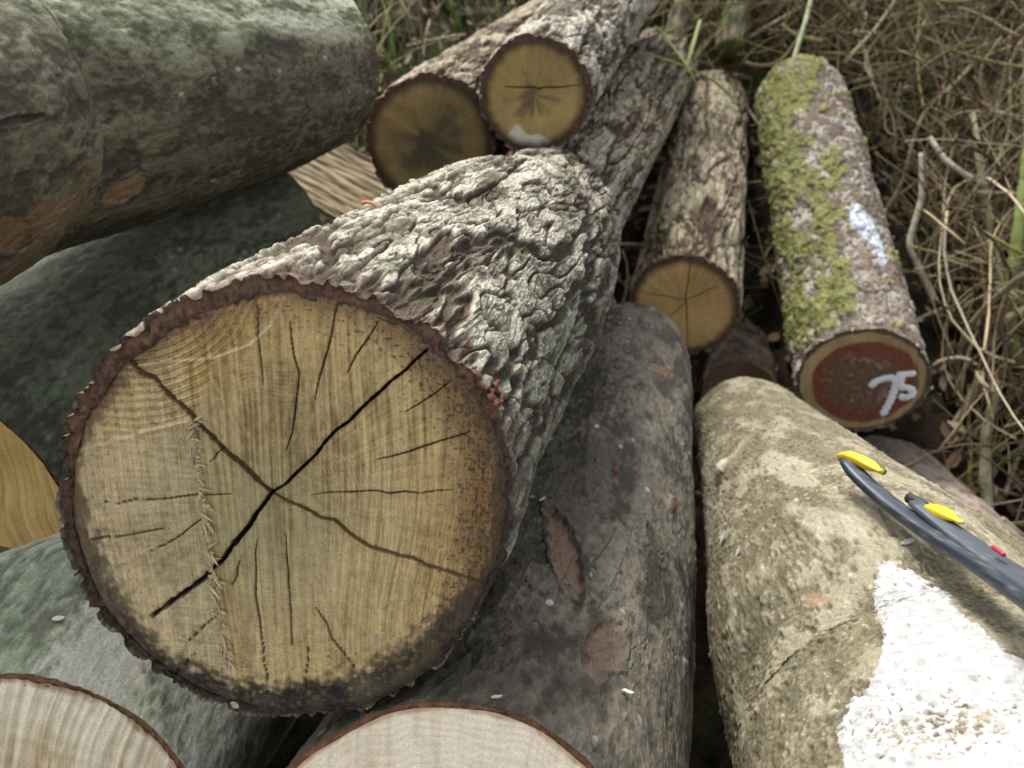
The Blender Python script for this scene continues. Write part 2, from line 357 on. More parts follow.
# =================================================================== MAIN LOG
def main_face(o, X, Y, rho, th):
    pith = o.xy(272, 492); x, y = X - pith[0], Y - pith[1]; r = np.hypot(x, y); an = np.arctan2(y, x)
    wob = fbm(sv(np.cos(an) * 2, np.sin(an) * 2, r * 6), 3); rr = r * (1 + .05 * wob)
    u = EYE + 0; P = o.P0 + X[:, None] * o.a1 + Y[:, None] * o.a2; PX, PY, _ = proj(P)
    PX = PX.astype(np.float32); PY = PY.astype(np.float32)
    n0 = fbm(sv(X * 8, Y * 8, 1), 4); n1 = fbm(sv(X * 30, Y * 30, 5), 4); n2 = fbm(sv(X * 120, Y * 120, 8), 3)
    ring = np.sin(rr / .0036 * 2 * np.pi + 2.5 * noise(sv(rr * 50, an * .4, 3))) * (.5 + .5 * noise(sv(rr * 22, an, 6)))
    bend = .012 * noise(sv(X * 6, Y * 6, 3))
    sv1 = fbm(sv((X / (1 + .9 * Y) + bend) * 300, Y * 7, 7), 4, .65)            # saw streaks up the face
    sv2 = fbm(sv((X / (1 + .9 * Y) + bend) * 70, Y * 4, 12), 3, .6)
    hz = fbm(sv(X * 10, (Y + bend) * 300, 22), 3, .65)            # fine teeth marks across
    ry = fbm(sv(np.cos(an) * 45, np.sin(an) * 45, r * 5), 3) * ss(.01, .06, r)
    left = ss(8, -8, PX - np.interp(PY, [250, 365, 440, 530, 600, 650, 760], [188, 190, 196, 206, 215, 226, 240]) + 5 * n1)  # left of the torn ridge
    k = .47 + .28 * sv1 * (1 - .5 * left) + .13 * sv2 * (1 - .4 * left) + .13 * ry +   .10 * ring * ss(-.3, .5, noise(sv(X * 14, Y * 14, 31))) + .03 * hz * left + .22 * n0 + .15 * n2 + .10 * n1
    base = mix((.52, .385, .180), (.54, .425, .235), left)
    dk, lt = (.22, .150, .060), (.70, .54, .275)
    col = np.where((k < .5)[:, None], mix(np.broadcast_to(dk, base.shape), base, np.clip(k * 2, 0, 1)), mix(base, np.broadcast_to(lt, base.shape), np.clip(k * 2 - 1, 0, 1)))
    # olive stain round the pith and a warmer tone up top and on the right
    st = np.exp(-((PX - 265) ** 2 / (2 * 62 ** 2) + (PY - 520) ** 2 / (2 * 70 ** 2))) + .15 * n0
    col = mix(col, col * np.array([.58, .66, .70]), np.clip(st, 0, 1) * .8)
    col = mix(col, col * np.array([.88, .76, .56]), ss(380, 470, PX + 30 * n0) * .55)
    col = mix(col, col * np.array([.96, .84, .62]), ss(400, 310, PY + 30 * n0) * ss(420, 330, PX) * .6)
    # saw arcs in the wedge left of the ridge
    cx, cy = 120.0, 250.0
    ra = np.hypot(PX - 130, PY - 250)
    wedge = ss(0, 10, PX - 95) * ss(8, -4, PX - np.interp(PY, [250, 300, 355, 410, 440], [290, 282, 215, 195, 190])) * ss(10, 0, PY - np.interp(PX, [57, 120, 185, 200], [458, 440, 421, 415]))
    arcs = np.sin(ra / 8.2 * 2 * np.pi + 1.5 * n1) * .6 + np.sin(ra / 3.4 * 2 * np.pi + 2 * n0) * .4
    col = mix(col, col * (1 + .14 * arcs)[:, None] * np.array([1.0, .95, .85]), wedge)
    col = mix(col, (.64, .51, .27), wedge * ss(50, 0, np.hypot(PX - 170, PY - 380)) * ss(.2, .7, arcs) * .4)
    e = (1 - rho)
    a = np.degrees(np.arctan2(Y, X))                              # 0 right, 90 top
    en = e + .035 * n0 + .03 * n1 + .02 * n2
    dist = lambda c, w: np.exp(-(((a - c + 180) % 360 - 180) / w) ** 2)
    en = e + .035 * n0 + .03 * n1 + .02 * n2
    # brown rot stain on the right and round the top
    wr = .30 * dist(-8, 34) + .16 * dist(38, 26) + .02 + .05 * dist(100, 60)
    rr_ = ss(1.1, .2, en / wr); blot = ss(-.25, .35, n1 + n2 * .9)
    col = mix(col, mix((.20, .105, .042), (.075, .042, .022), blot), rr_ * .8)
    # weathered black edge, widest low on the left and along the bottom
    wd = .035 + .105 * dist(-124, 34) + .12 * dist(-82, 28) + .07 * dist(-160, 22) + .16 * dist(-45, 22) + .03 * dist(70, 50) + .03 * dist(150, 40)
    rim = ss(1.15, .55, en / wd + .22 * n2)
    mott = ss(-.5, .5, n2 + n1 * .8)
    col = mix(col, mix((.020, .018, .016), (.115, .09, .06), mott * mott * .6), rim * np.clip(.75 + .3 * dist(-100, 60) + .35 * n2, 0, 1))
    col = mix(col, (.12, .075, .04), ss(.11, .02, en) * .75 * dist(172, 45))
    z = .0004 * sv1 + .00006 * ring + .0003 * hz * left + .0006 * n1 + wedge * .0008 * arcs
    z = z - .003 * left - .003 * ss(.05, 0, e)
    d, fr = seg_dist(PX, PY, ((193, 430), (198, 470), (205, 520), (209, 560), (216, 600), (224, 640), (229, 665))); m = ss(3.2, 1.0, d + 1.2 * n2); col = mix(col, (.60, .48, .29), m * .7); z = z + .0016 * m
    # pale scored lines
    for pts, w in ((((57, 457), (95, 447), (130, 437), (187, 420)), 2.0), (((128, 368), (175, 362), (215, 358), (250, 345), (272, 325), (284, 298)), 1.6)):
        d, fr = seg_dist(PX, PY, pts); m = ss(w * 1.5, w * .4, d); col = mix(col, (.66, .53, .31), m * .75); z = z + .0006 * m
    d, fr = seg_dist(PX, PY, ((190, 365), (192, 400), (197, 440))); col = mix(col, (.22, .15, .06), ss(3, 1, d) * .6); z = z - .0015 * ss(3, 1, d)
    topw = dist(100, 70); en2 = e + .02 * n1 + .015 * n2
    col = mix(col, mix((.30, .19, .085), (.17, .10, .05), ss(-.2, .4, n1 + n2)), ss(.20, .03, en2) * topw * .6)
    spk = noise(sv(X * 330, Y * 330, 41)) + .5 * noise(sv(X * 150, Y * 150, 43)); dens_ = ss(.38, .02, en) * (.25 + .75 * dist(0, 60)) + .10
    col = mix(col, (.055, .042, .03), ss(.55, .85, spk + .55 * dens_) * np.clip(.35 + dens_, 0, 1) * .8)
    col = mix(col, (.045, .033, .028), ss(.016, .006, e + .006 * n2) * .8)
    def crack(pts, w, dp, c=(.022, .014, .008), amp=.0009, sd=0, ends=.35):
        nonlocal z, col
        pl = jag([o.xy(*p) for p in pts], sd, amp); dd, fr = seg_dist(X, Y, pl)
        ww = (.85 if dp < .0045 else 1.0) * w * (ends + (1 - ends) * np.sin(np.clip(fr, .02, .98) * np.pi) ** .7) * (1 + .35 * noise(sv(fr * 40, sd * 7.7, 0)))
        m = ss(1.0, .45, dd / ww); z = z - dp * m; col = mix(col, c, ss(1.15, .6, dd / ww) * .95)
        sh = ss(3, 1, dd / ww) * .12; col = col * (1 - sh)[:, None]
    # brown half closed crack
    crack(((116, 349), (150, 380), (185, 411), (215, 440), (245, 469), (272, 492)), .0031, .005, (.115, .064, .026), .0014, 2, .8)
    crack(((272, 492), (320, 515), (348, 532), (370, 546), (420, 563), (480, 584)), .0027, .004, (.18, .105, .04), .0014, 3, .7)
    # open black crack through the pith
    crack(((427, 350), (385, 388), (340, 430), (300, 470), (272, 492)), .0017, .016, sd=4, ends=.75)
    crack(((272, 492), (246, 529), (215, 568), (180, 597), (150, 618)), .0027, .018, sd=5, ends=.6)
    thin = [((338, 303), (328, 345), (315, 400)), ((378, 322), (362, 350), (347, 373)), ((290, 322), (298, 375), (295, 415), (286, 450)), ((257, 298), (258, 340), (263, 385)),
            ((470, 432), (425, 446), (378, 459)), ((452, 490), (390, 493), (350, 491), (312, 495)), ((103, 503), (165, 500), (200, 496), (232, 494)), ((88, 541), (130, 536), (168, 530)),
            ((257, 540), (255, 590), (261, 640), (268, 700)), ((286, 535), (289, 590), (292, 645)), ((316, 608), (336, 645), (354, 668)), ((215, 618), (200, 630), (184, 645)),
            ((193, 655), (182, 668), (170, 682)), ((452, 380), (428, 398), (405, 412)), ((240, 560), (232, 585)), ((222, 450), (210, 462)), ((206, 516), (175, 540), (150, 552)), ((308, 645), (306, 690))]
    for i, t in enumerate(thin):
        crack(t, (.0012, .0010, .0011, .0009, .0011, .0010, .0010, .0009, .0011, .0011, .0011, .0009, .0010, .0009, .0008, .0008, .0008, .0009)[i], .004, (.07, .045, .022), .0008, 20 + i, .45)
    return z, np.clip(col, .004, .9)

main_bark0 = oak_bark(.036, .0072, .70, 1.0, True)
def main_bark(q, th, s, L):
    h, col = main_bark0(q, th, s, L)
    # swelling on the right flank part way along, with shaggy fibre
    b = np.exp(-((s - .52) / .16) ** 2) * np.exp(-((np.mod(th + np.pi - .35, 2 * np.pi) - np.pi) / .75) ** 2)
    h = h + .006 * b * (1 + .5 * fbm(q * np.array([25, 25, 12]), 3))
    fade = ss(.5, 1.7, s)
    col = mix(col, col * np.array([.66, .56, .45]), fade * .6)
    return h, col
END_COL[main_bark] = ((.085, .045, .030), (.25, .10, .062))

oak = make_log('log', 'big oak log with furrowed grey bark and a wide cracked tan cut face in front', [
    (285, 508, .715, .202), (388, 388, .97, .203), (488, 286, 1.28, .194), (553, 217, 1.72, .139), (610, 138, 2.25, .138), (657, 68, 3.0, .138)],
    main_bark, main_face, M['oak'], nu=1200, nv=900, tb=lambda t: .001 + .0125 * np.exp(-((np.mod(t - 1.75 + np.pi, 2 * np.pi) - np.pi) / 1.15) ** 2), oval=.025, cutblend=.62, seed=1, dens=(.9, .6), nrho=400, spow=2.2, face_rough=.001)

# torn fibre ridge on the face
def splinters(o, px_path, n, ln, wd, seed, lean, col):
    r = np.random.default_rng(seed); V = []; F = []; cc = []
    path = np.array([o.xy(*p) for p in px_path]); L = np.concatenate([[0], np.cumsum(np.linalg.norm(np.diff(path, axis=0), axis=1))])
    for i in range(n):
        s = r.random() * L[-1]; c = np.array([np.interp(s, L, path[:, 0]), np.interp(s, L, path[:, 1])]) + r.normal(size=2) * .0017
        an = lean + r.normal() * .8; l = ln * (.4 + r.random() ** 2 * 1.3); w = wd * (.5 + r.random())
        d = np.array([math.cos(an), math.sin(an)]); e = np.array([-d[1], d[0]]); up = r.random() * .6 + .15
        k = len(V)
        for f, ww in ((0, 1), (.55, .8), (1, .12)):
            cc_ = c + d * l * f; zz = .0006 + l * up * f + .0004
            for sgn, dz in ((-1, 0), (1, 0), (0, ww * w * .8)):
                q = cc_ + e * sgn * ww * w / 2; V.append(o.P0 + q[0] * o.a1 + q[1] * o.a2 + o.n * (zz + dz)); cc.append(np.array(col) * (.7 + .5 * r.random()))
        for a in (0, 3):
            for b in range(3): F.append((k + a + b, k + a + (b + 1) % 3, k + a + 3 + (b + 1) % 3, k + a + 3 + b))
        F.append((k + 6, k + 7, k + 8, k + 8))
    F = [f if f[2] != f[3] else (f[0], f[1], f[2], f[0]) for f in F]
    F = [f for f in F if len(set(f)) == 4]
    return mesh_obj('splinters', V, F, np.array(cc), M['wood'], o.empty)
sp = splinters(oak, ((193, 430), (198, 470), (205, 520), (209, 560), (216, 600), (224, 640), (229, 665)), 130, .0085, .0030, 4, -.7, (.56, .45, .27))
sub(sp, oak.face)
sp2 = splinters(oak, ((186, 428), (199, 421)), 16, .007, .002, 6, .4, (.5, .4, .23)); sub(sp2, oak.face)

# shaggy bark fibres and loose flakes on the big log
def flakes(o, spots, seed, name, size, col, parent):
    r = np.random.default_rng(seed); V = []; F = []; cc = []
    for (px, py, sx, sy, n) in spots:
        for i in range(n):
            p, nn = surf(o, px + r.normal() * sx, py + r.normal() * sy)
            t = unit(o.T + r.normal(size=3) * .5); t = unit(t - (t @ nn) * nn); b = np.cross(nn, t)
            l, w = size[0] * (.4 + r.random()), size[1] * (.4 + r.random()); lift = .05 + .25 * r.random(); k = len(V)
            for f in (0, .5, 1):
                for g in (-1, 1):
                    for e in (0, .0008):
                        V.append(p + t * l * (f - .3) + b * g * w / 2 * (1 - .55 * f) + nn * (.001 + l * lift * f * f * .6 + e)); cc.append(np.array(col) * (.6 + .7 * r.random()))
            for a in (0, 4):
                F += [(k + a, k + a + 2, k + a + 6, k + a + 4), (k + a + 1, k + a + 5, k + a + 7, k + a + 3), (k + a, k + a + 4, k + a + 5, k + a + 1), (k + a + 2, k + a + 3, k + a + 7, k + a + 6)]
            F += [(k, k + 1, k + 3, k + 2), (k + 8, k + 10, k + 11, k + 9)]
    return mesh_obj(name, V, F, np.array(cc), M['oak'], parent)
fb = flakes(oak, ((493, 397, 5, 8, 16),), 8, 'torn_bark', (.013, .006), (.17, .07, .05), oak.empty); fb['kind'] = 'stuff'; sub(fb, oak.bark); tag(fb, 'torn red inner bark')

# =================================================================== OTHER LOGS
def left_extra(q, th, s, h, col, n1, n2, n3):
    top = ss(.1, .85, np.sin(th) + .25 * n1); col = mix(col, mix((.13, .16, .07), (.34, .37, .25), ss(-.3, .5, n2 + .6 * n3)), np.clip(top * (.8 + .6 * n2), 0, 1) * .9)
    far = ss(.55, .9, s) * ss(.5, .9, np.sin(th)); col = mix(col, (.46, .46, .39), far * ss(-.2, .5, n2 + n3) * .8)
    und = ss(-.1, -.6, np.sin(th)) * ss(.8, .2, s)
    col = mix(col, (.20, .12, .065), und * ss(.05, .35, n1 + n2 * .6) * .6)
    return h, col
logB = make_log('log', 'thick algae green log lying highest at the upper left', [
    (-330, 180, .66, .205), (-60, 104, .98, .206), (150, 82, 1.28, .200), (270, 68, 1.56, .190), (312, 64, 1.66, .166)],
    smooth_bark(((.058, .050, .034), (.115, .100, .064), (.155, .138, .088)), .0020, .12, (.38, .38, .32), .4, left_extra, .5), wood_face((.4, .28, .14), (.2, .13, .06), (.55, .42, .24)),
    M['smooth'], nu=460, nv=620, oval=.03, seed=2, dens=(5.6, .5), spow=1.0)

def green_extra(q, th, s, h, col, n1, n2, n3):
    return h * .8, col
logC = make_log('log', 'dark green smooth log pinned under the algae green one at left', [
    (-50, 464, 1.18, .192), (60, 366, 1.36, .180), (170, 280, 1.55, .166), (268, 226, 1.74, .160)],
    smooth_bark(((.072, .082, .054), (.118, .135, .088), (.155, .175, .12)), .0018, .40, (.30, .34, .29), .2, green_extra, .1),
    wood_face((.72, .48, .19), (.54, .33, .11), (.82, .62, .32), streak=.7, direction=(.3, 1), rib=.0012), M['smooth'], nu=300, nv=420, oval=.015, seed=3, tb=.005, far_col=(.36, .38, .28), spow=1.0)

def mleft_extra(q, th, s, h, col, n1, n2, n3):
    col = mix(col, (.57, .56, .47), ss(-.05, .45, noise(q * np.array([9, 9, 3.5]) + 21) + .25 * n3) * .75)
    return h, col
logM = make_log('log', 'pale green barked log with ribbed cream cut face, bottom left corner', [
    (-8, 868, .80, .205), (84, 716, 1.0, .232), (198, 624, 1.3, .220), (300, 545, 1.7, .205)],
    smooth_bark(((.15, .165, .11), (.25, .28, .195), (.36, .385, .30)), .0018, .14, (.62, .62, .58), .3, mleft_extra, .25),
    wood_face((.82, .72, .52), (.60, .46, .27), (.87, .80, .64), streak=.8, ring=.02, rib=.0036, ribw=.010, direction=(.42, 1), rim=((.25, .12, .05), .03, .7)), M['smooth'], nu=400, nv=620, seed=4, tb=.006, dens=(1.2, .5), spow=1.0, cutblend=.75)

def mid_extra(q, th, s, h, col, n1, n2, n3):
    f = ss(.1, .8, np.cos(th)); col = mix(col, mix((.115, .10, .075), (.17, .155, .12), ss(-.4, .4, n3)), f * ss(-.4, .3, n2 + .4 * n1) * .6)
    for (t0, s0, wt, ws, c, dp) in ((.42, .33, .05, .035, (.15, .10, .07), .004), (.72, .66, .05, .02, (.16, .06, .045), -.004), (.5, .9, .07, .012, (.2, .08, .05), .003)):
        g = np.exp(-((np.mod(th - t0 + np.pi, 2 * np.pi) - np.pi) / wt) ** 2 - ((s - s0 + .3 * (th - t0)) / ws) ** 2) + .14 * n2 + .10 * n3
        m = ss(.3, .6, g); h = h - dp * m + .002 * ss(.12, .3, g) * (1 - m); col = mix(col, np.array(c), m * .8)
    # long vertical weathering cracks
    c = np.abs(noise(q * np.array([24, 24, 3.2]) + 80 + .2 * n3[:, None])); m = ss(.03, .0, c) * ss(.1, .5, noise(q * 5 + 33)); h = h - .003 * m; col = mix(col, (.03, .026, .02), m * .7)
    return h, col
logL = make_log('log', 'dark grey barked log with fresh pale cut face, bottom centre', [
    (446, 935, .735, .206), (500, 790, .92, .208), (555, 620, 1.2, .205), (600, 455, 1.6, .182), (626, 370, 1.93, .150), (632, 350, 2.02, .128)],
    smooth_bark(((.042, .036, .027), (.080, .070, .053), (.125, .110, .085)), .0022, .10, (.5, .48, .44), .5, mid_extra, .35),
    wood_face((.82, .71, .53), (.68, .53, .35), (.87, .79, .64), streak=.4, ring=.0075, rays=.2, rib=.0006, rim=((.32, .16, .07), .02, .6)), M['smooth'], nu=620, nv=760, seed=5, tb=.006, dens=(1.1, .55), spow=1.1, cutblend=.7)

KNOT = .98
def right_extra(q, th, s, h, col, n1, n2, n3):
    p = ss(.1, .5, n2 + .6 * n1 + .2 * n3); col = mix(col, (.34, .305, .22), p * .40)
    f1, f2, i, tl = worley(q * np.array([85, 85, 60])); g = ss(.45, .1, f1) * ss(.45, .8, i)
    h = h + .0030 * g - .0026 * ss(.5, .2, f1) * (i < .25); col = mix(col, (.10, .085, .05), ss(.4, .2, f1) * (i < .2) * .9)
    fl_ = ss(.55, .85, fbm(q * np.array([120, 120, 90]) + 44, 3)); col = mix(col, (.42, .39, .30), fl_ * .6)
    kn = np.exp(-((np.mod(th - 2.55 + np.pi, 2 * np.pi) - np.pi) / .13) ** 2 - ((s - KNOT) / .03) ** 2); h = h + .022 * kn; col = mix(col, (.45, .38, .3), ss(.5, .9, kn))
    return h, col
logI = make_log('log', 'large tan barked log at right with a splash of white paint', [
    (1150, 1180, .52, .25), (1060, 1000, .66, .246), (945, 765, .93, .237), (884, 655, 1.07, .228), (812, 534, 1.42, .186), (768, 464, 1.75, .152), (750, 436, 1.92, .140), (744, 428, 1.99, .128)],
    smooth_bark(((.105, .092, .055), (.150, .130, .078), (.185, .163, .105)), .0016, .08, (.42, .40, .33), .8, right_extra, .25, 1.8, 1.0),
    wood_face((.6, .45, .28), (.4, .28, .15), (.7, .56, .38)), M['smooth'], nu=900, nv=700, oval=.016, seed=6, dens=(1.7, .5), spow=1.0)

def mossy_bark(q, th, s, L):
    n1 = fbm(q * np.array([9, 9, 6]), 3); n2 = fbm(q * np.array([30, 30, 22]), 3); n3 = fbm(q * 110, 3, .6)
    f1, f2, i1, tl = worley((q + .01 * n2[:, None]) * np.array([34, 34, 26])); pl = ss(0, .3, f2 - f1)
    h = .005 * pl * (.5 + i1) + .0022 * n3 + .004 * n1
    col = mix(mix((.12, .10, .078), (.23, .20, .16), ss(-.4, .4, n2 + .5 * n3)), (.46, .41, .36), ss(.45, .85, i1 + .4 * n3) * .65)
    col = mix(col, (.17, .11, .08), (i1 < .18) * .4)
    lf = ss(-.75, .85, -np.cos(th)); mo = ss(.06, .26, n1 * 1.0 + n2 * .7 + lf * .85 - .55 + .25 * np.exp(-((s - 1.12) / .16) ** 2) + .12 * np.sin(s * 16 + th * 2))
    mo = mo * (s > .02)
    h = h + mo * (.0035 + .004 * np.abs(n3) + .0015 * noise(q * 260))
    mc = mix((.085, .098, .024), (.20, .21, .058), ss(-.5, .6, n3 + n2))
    return h, mix(col, mc, mo * np.clip(.78 + .3 * n3, .4, .95))
END_COL[mossy_bark] = ((.17, .11, .06), (.15, .10, .07))
def red_heart(o, X, Y, rho, th, r, an, z, col):
    n = fbm(sv(X * 18, Y * 18, 3), 4); n2 = fbm(sv(X * 80, Y * 80, 3), 3)
    m = ss(.865, .81, rho + .03 * n + .05 * np.cos(th - 2.9))
    hc = mix((.185, .062, .032), (.15, .09, .06), ss(.72, .45, rho + .12 * n))
    hc = mix(hc, (.34, .24, .19), ss(.15, .6, n + .35 * n2) * ss(.75, .4, rho) * .6)
    return z, mix(col, hc * (1 + .3 * n2)[:, None], m)
logH = make_log('log', 'mossy log with red brown heartwood and white number 75', [
    (861, 382, 2.0, .152), (836, 265, 2.28, .150), (815, 165, 2.55, .146), (799, 96, 2.8, .140), (797, 88, 2.84, .110)],
    mossy_bark, wood_face((.36, .27, .14), (.25, .17, .08), (.46, .36, .2), heart=red_heart, rim=((.10, .07, .04), .03, .8)),
    M['moss'], nu=420, nv=520, seed=7, tb=.006, cutblend=.72, spow=1.0, oval=.02, nrho=110)

def dark_centre(o, X, Y, rho, th, r, an, z, col):
    n = fbm(sv(X * 16, Y * 16, 5), 4); a = noise(sv(np.cos(an) * 2.2, np.sin(an) * 2.2, 3))
    return z, mix(col, (.045, .04, .028), ss(.85, .1, rho + .3 * n + .3 * a) * .85)
oakE = make_log('log', 'oak log with dark stained cut face, left of the topmost log', [
    (430, 143, 1.74, .139), (495, 85, 2.2, .135), (565, 30, 2.7, .130), (640, -40, 3.4, .125)],
    oak_bark(.034, .0075, .6, .6, False, (.95, .85, .78)), wood_face((.27, .19, .075), (.15, .105, .045), (.36, .27, .11), heart=dark_centre, rim=((.035, .025, .018), .20, .9), rays=.7, streak=.2), M['oak'],
    nu=300, nv=420, seed=8, tb=.010, cutblend=.55, nrho=110)
def ochre_star(o, X, Y, rho, th, r, an, z, col):
    n = fbm(sv(X * 22, Y * 22, 5), 4); a = noise(sv(np.cos(an) * 3, np.sin(an) * 3, 8))
    col = mix(col, (.075, .055, .035), ss(.55, .0, rho + .35 * n + .35 * a) * .75)
    cx, cy = o.xy(518, 136); cx2, cy2 = o.xy(545, 151); d, fr = seg_dist(X, Y, ((cx, cy), (cx2, cy2)))
    return z, mix(col, (.62, .58, .5), ss(.018, .010, d + .012 * n) * .9)
oakF = make_log('log', 'topmost oak log with ochre cut face and dark star at heart', [
    (534, 95, 1.60, .111), (585, 32, 2.15, .118), (640, -40, 2.7, .120)],
    oak_bark(.034, .0075, .75, .3, False), wood_face((.34, .235, .085), (.2, .13, .05), (.47, .34, .14), heart=ochre_star, rim=((.04, .028, .018), .20, .9), rays=.5, streak=.25,
    cracks=[(((505, 87), (536, 88), (580, 86)), .0022, .005)]), M['oak'], nu=280, nv=420, seed=9, tb=.010, cutblend=.5, nrho=110)
oakG = make_log('log', 'oak log with orange tan cut face, right of the large cracked one', [
    (683, 307, 2.1, .142), (697, 215, 2.45, .136), (712, 105, 3.05, .130)],
    oak_bark(.032, .007, .6, .7, False, (.9, .84, .74)), wood_face((.46, .31, .125), (.29, .18, .07), (.58, .42, .19), rim=((.05, .032, .02), .18, .85), rays=.9, streak=.15, pith=(.01, 0),
    cracks=[(((690, 262), (686, 300), (688, 352)), .0022, .005), (((686, 300), (720, 285)), .002, .005), (((686, 300), (640, 292)), .002, .005), (((686, 300), (655, 335)), .0016, .004)]), M['oak'], nu=280, nv=420, seed=10, tb=.012, cutblend=.72, nrho=110)
logJ = make_log('log', 'grey brown log half hidden behind the paint splashed one', [
    (1010, 640, 1.60, .160), (935, 548, 1.95, .155), (884, 488, 2.25, .150), (872, 472, 2.33, .12)],
    smooth_bark(((.10, .08, .06), (.17, .135, .105), (.24, .19, .15)), .003, .06, (.5, .4, .3), .3, None, .3), wood_face((.5, .38, .22), (.3, .2, .1), (.6, .48, .3)), M['smooth'], nu=160, nv=240, seed=11, spow=1.0)
logK = make_log('log', 'small brown log wedged low between the mossy and orange faced ones', [
    (738, 396, 2.3, .105), (742, 330, 2.8, .10)],
    smooth_bark(((.06, .042, .03), (.11, .08, .058), (.16, .12, .09)), .003, 0, (0, 0, 0), .3, None, .3), wood_face((.16, .1, .06), (.1, .06, .035), (.22, .15, .09)), M['smooth'], nu=120, nv=200, seed=12, spow=1.0)

# split half log behind
def half_log():
    a, b = at(285, 152, 2.35), at(430, 226, 2.0); ax = unit(b - a); L = np.linalg.norm(b - a); nrm = unit(EYE - (a + b) / 2 + np.array([0, 0, .8])); nrm = unit(nrm - (nrm @ ax) * ax); sd = np.cross(ax, nrm)
    e = thing('split_log', 'split half log with bare yellow wood, between the dark faced log and the green one', 'log', (a + b) / 2 - nrm * .1); R = .098
    nu, nv = 80, 60; s = np.linspace(0, L, nu); t = np.linspace(-1, 1, nv); S, T = np.meshgrid(s, t, indexing='ij')
    g = fbm(np.stack([S * 6, T * 7, 0 * S], -1).reshape(-1, 3), 4); g2 = fbm(np.stack([S * 4, T * 14, 0 * S], -1).reshape(-1, 3), 3)
    V = a + S[..., None] * ax + (T * R)[..., None] * sd + (.008 * g + .004 * g2).reshape(nu, nv)[..., None] * nrm
    mesh_obj('split_face', V.reshape(-1, 3), grid_faces(nu, nv, False), mix((.11, .08, .036), (.19, .14, .066), ss(-.5, .6, g + g2)), M['wood'], e)
    ph = np.linspace(0, np.pi, nv); S, PH = np.meshgrid(s, ph, indexing='ij'); q = np.stack([np.cos(PH) * R, np.sin(PH) * R, S], -1).reshape(-1, 3)
    h = .004 * fbm(q * 30, 3).reshape(nu, nv) + .012 * np.sin(PH)
    V = a + S[..., None] * ax + ((R + h) * np.cos(PH))[..., None] * sd - ((R + h) * np.sin(PH))[..., None] * nrm
    mesh_obj('bark', V.reshape(-1, 3), grid_faces(nu, nv, False), mix((.07, .05, .035), (.18, .14, .1), ss(-.4, .4, fbm(q * 40, 3))), M['oak'], e)
    for end, sgn in ((a, -1), (b, 1)):
        rr = np.linspace(.02, 1, 6)[:, None] * np.ones(nv); E = end + (rr * R * np.cos(ph))[..., None] * sd - (rr * R * np.sin(ph))[..., None] * nrm
        mesh_obj('cut_face', E.reshape(-1, 3), grid_faces(6, nv, False), np.array((.5, .4, .25)), M['wood'], e)
half_log()

def stain(o, px, py, rx, ry, rot, col, seed, amt=.85, rel=0.0):
    u, v, d = o.scr; facing = (np.einsum('ijk,ijk->ij', o.normal, EYE - o.V) > 0).ravel(); U, Vv = u.ravel() - px, v.ravel() - py
    c, s_ = math.cos(rot), math.sin(rot); q = o.V.reshape(-1, 3)
    ix = np.where(facing & (np.abs(U) < 3 * max(rx, ry)) & (np.abs(Vv) < 3 * max(rx, ry)))[0]
    n = fbm(q[ix] * 28 + seed, 4); n2 = fbm(q[ix] * 160 + seed, 2)
    e = np.hypot((U[ix] * c + Vv[ix] * s_) / rx, (-U[ix] * s_ + Vv[ix] * c) / ry) + .35 * n; m = ss(1.05, .8, e) * amt
    at_ = o.bark.data.color_attributes['Col'].data; arr = np.empty(len(at_) * 4, np.float32); at_.foreach_get('color', arr); arr = arr.reshape(-1, 4)
    k = len(arr) - len(U); arr[k + ix, :3] = mix(arr[k + ix, :3], np.array(col) * (1 + .3 * n2)[:, None], m); at_.foreach_set('color', arr.ravel())
    if rel:
        co = np.empty(len(arr) * 3, np.float32); o.bark.data.vertices.foreach_get('co', co); co = co.reshape(-1, 3)
        co[k + ix] += o.normal.reshape(-1, 3)[ix] * (rel * ss(1.1, .75, e) - .5 * rel * ss(.25, .1, np.abs(e - 1.1)))[:, None]; o.bark.data.vertices.foreach_set('co', co.ravel())
stain(logB, 128, 188, 24, 11, -.55, (.27, .165, .085), 1, .8, -.002)
stain(logB, 45, 215, 40, 14, -.45, (.20, .125, .065), 2, .6)
stain(logB, 12, 232, 22, 22, -.4, (.21, .12, .06), 3, .7, -.002)
stain(logB, 20, 120, 26, 5, -.2, (.045, .038, .028), 4, .8, -.004)
stain(logB, 300, 25, 60, 14, .25, (.42, .41, .33), 6, .5)
stain(logL, 566, 556, 13, 42, -.35, (.175, .115, .08), 5, .8, -.006)
stain(logL, 604, 648, 20, 30, .3, (.125, .085, .062), 7, .7, -.004)
stain(logL, 655, 545, 5, 26, -.35, (.05, .04, .03), 8, .8, -.003)
stain(logL, 616, 470, 5, 4, 0, (.16, .05, .035), 9, .9, .004)
stain(logL, 660, 370, 13, 4, .5, (.16, .085, .055), 10, .8)
stain(logI, 790, 470, 30, 16, .4, (.40, .36, .27), 11, .5)
stain(logI, 830, 520, 40, 14, .3, (.38, .34, .26), 12, .45)
stain(logI, 752, 640, 9, 40, .2, (.06, .052, .03), 13, .6, -.002)
stain(logI, 815, 600, 14, 8, 0, (.30, .20, .13), 14, .6)
stain(logI, 705, 520, 9, 34, .15, (.22, .20, .16), 15, .6)

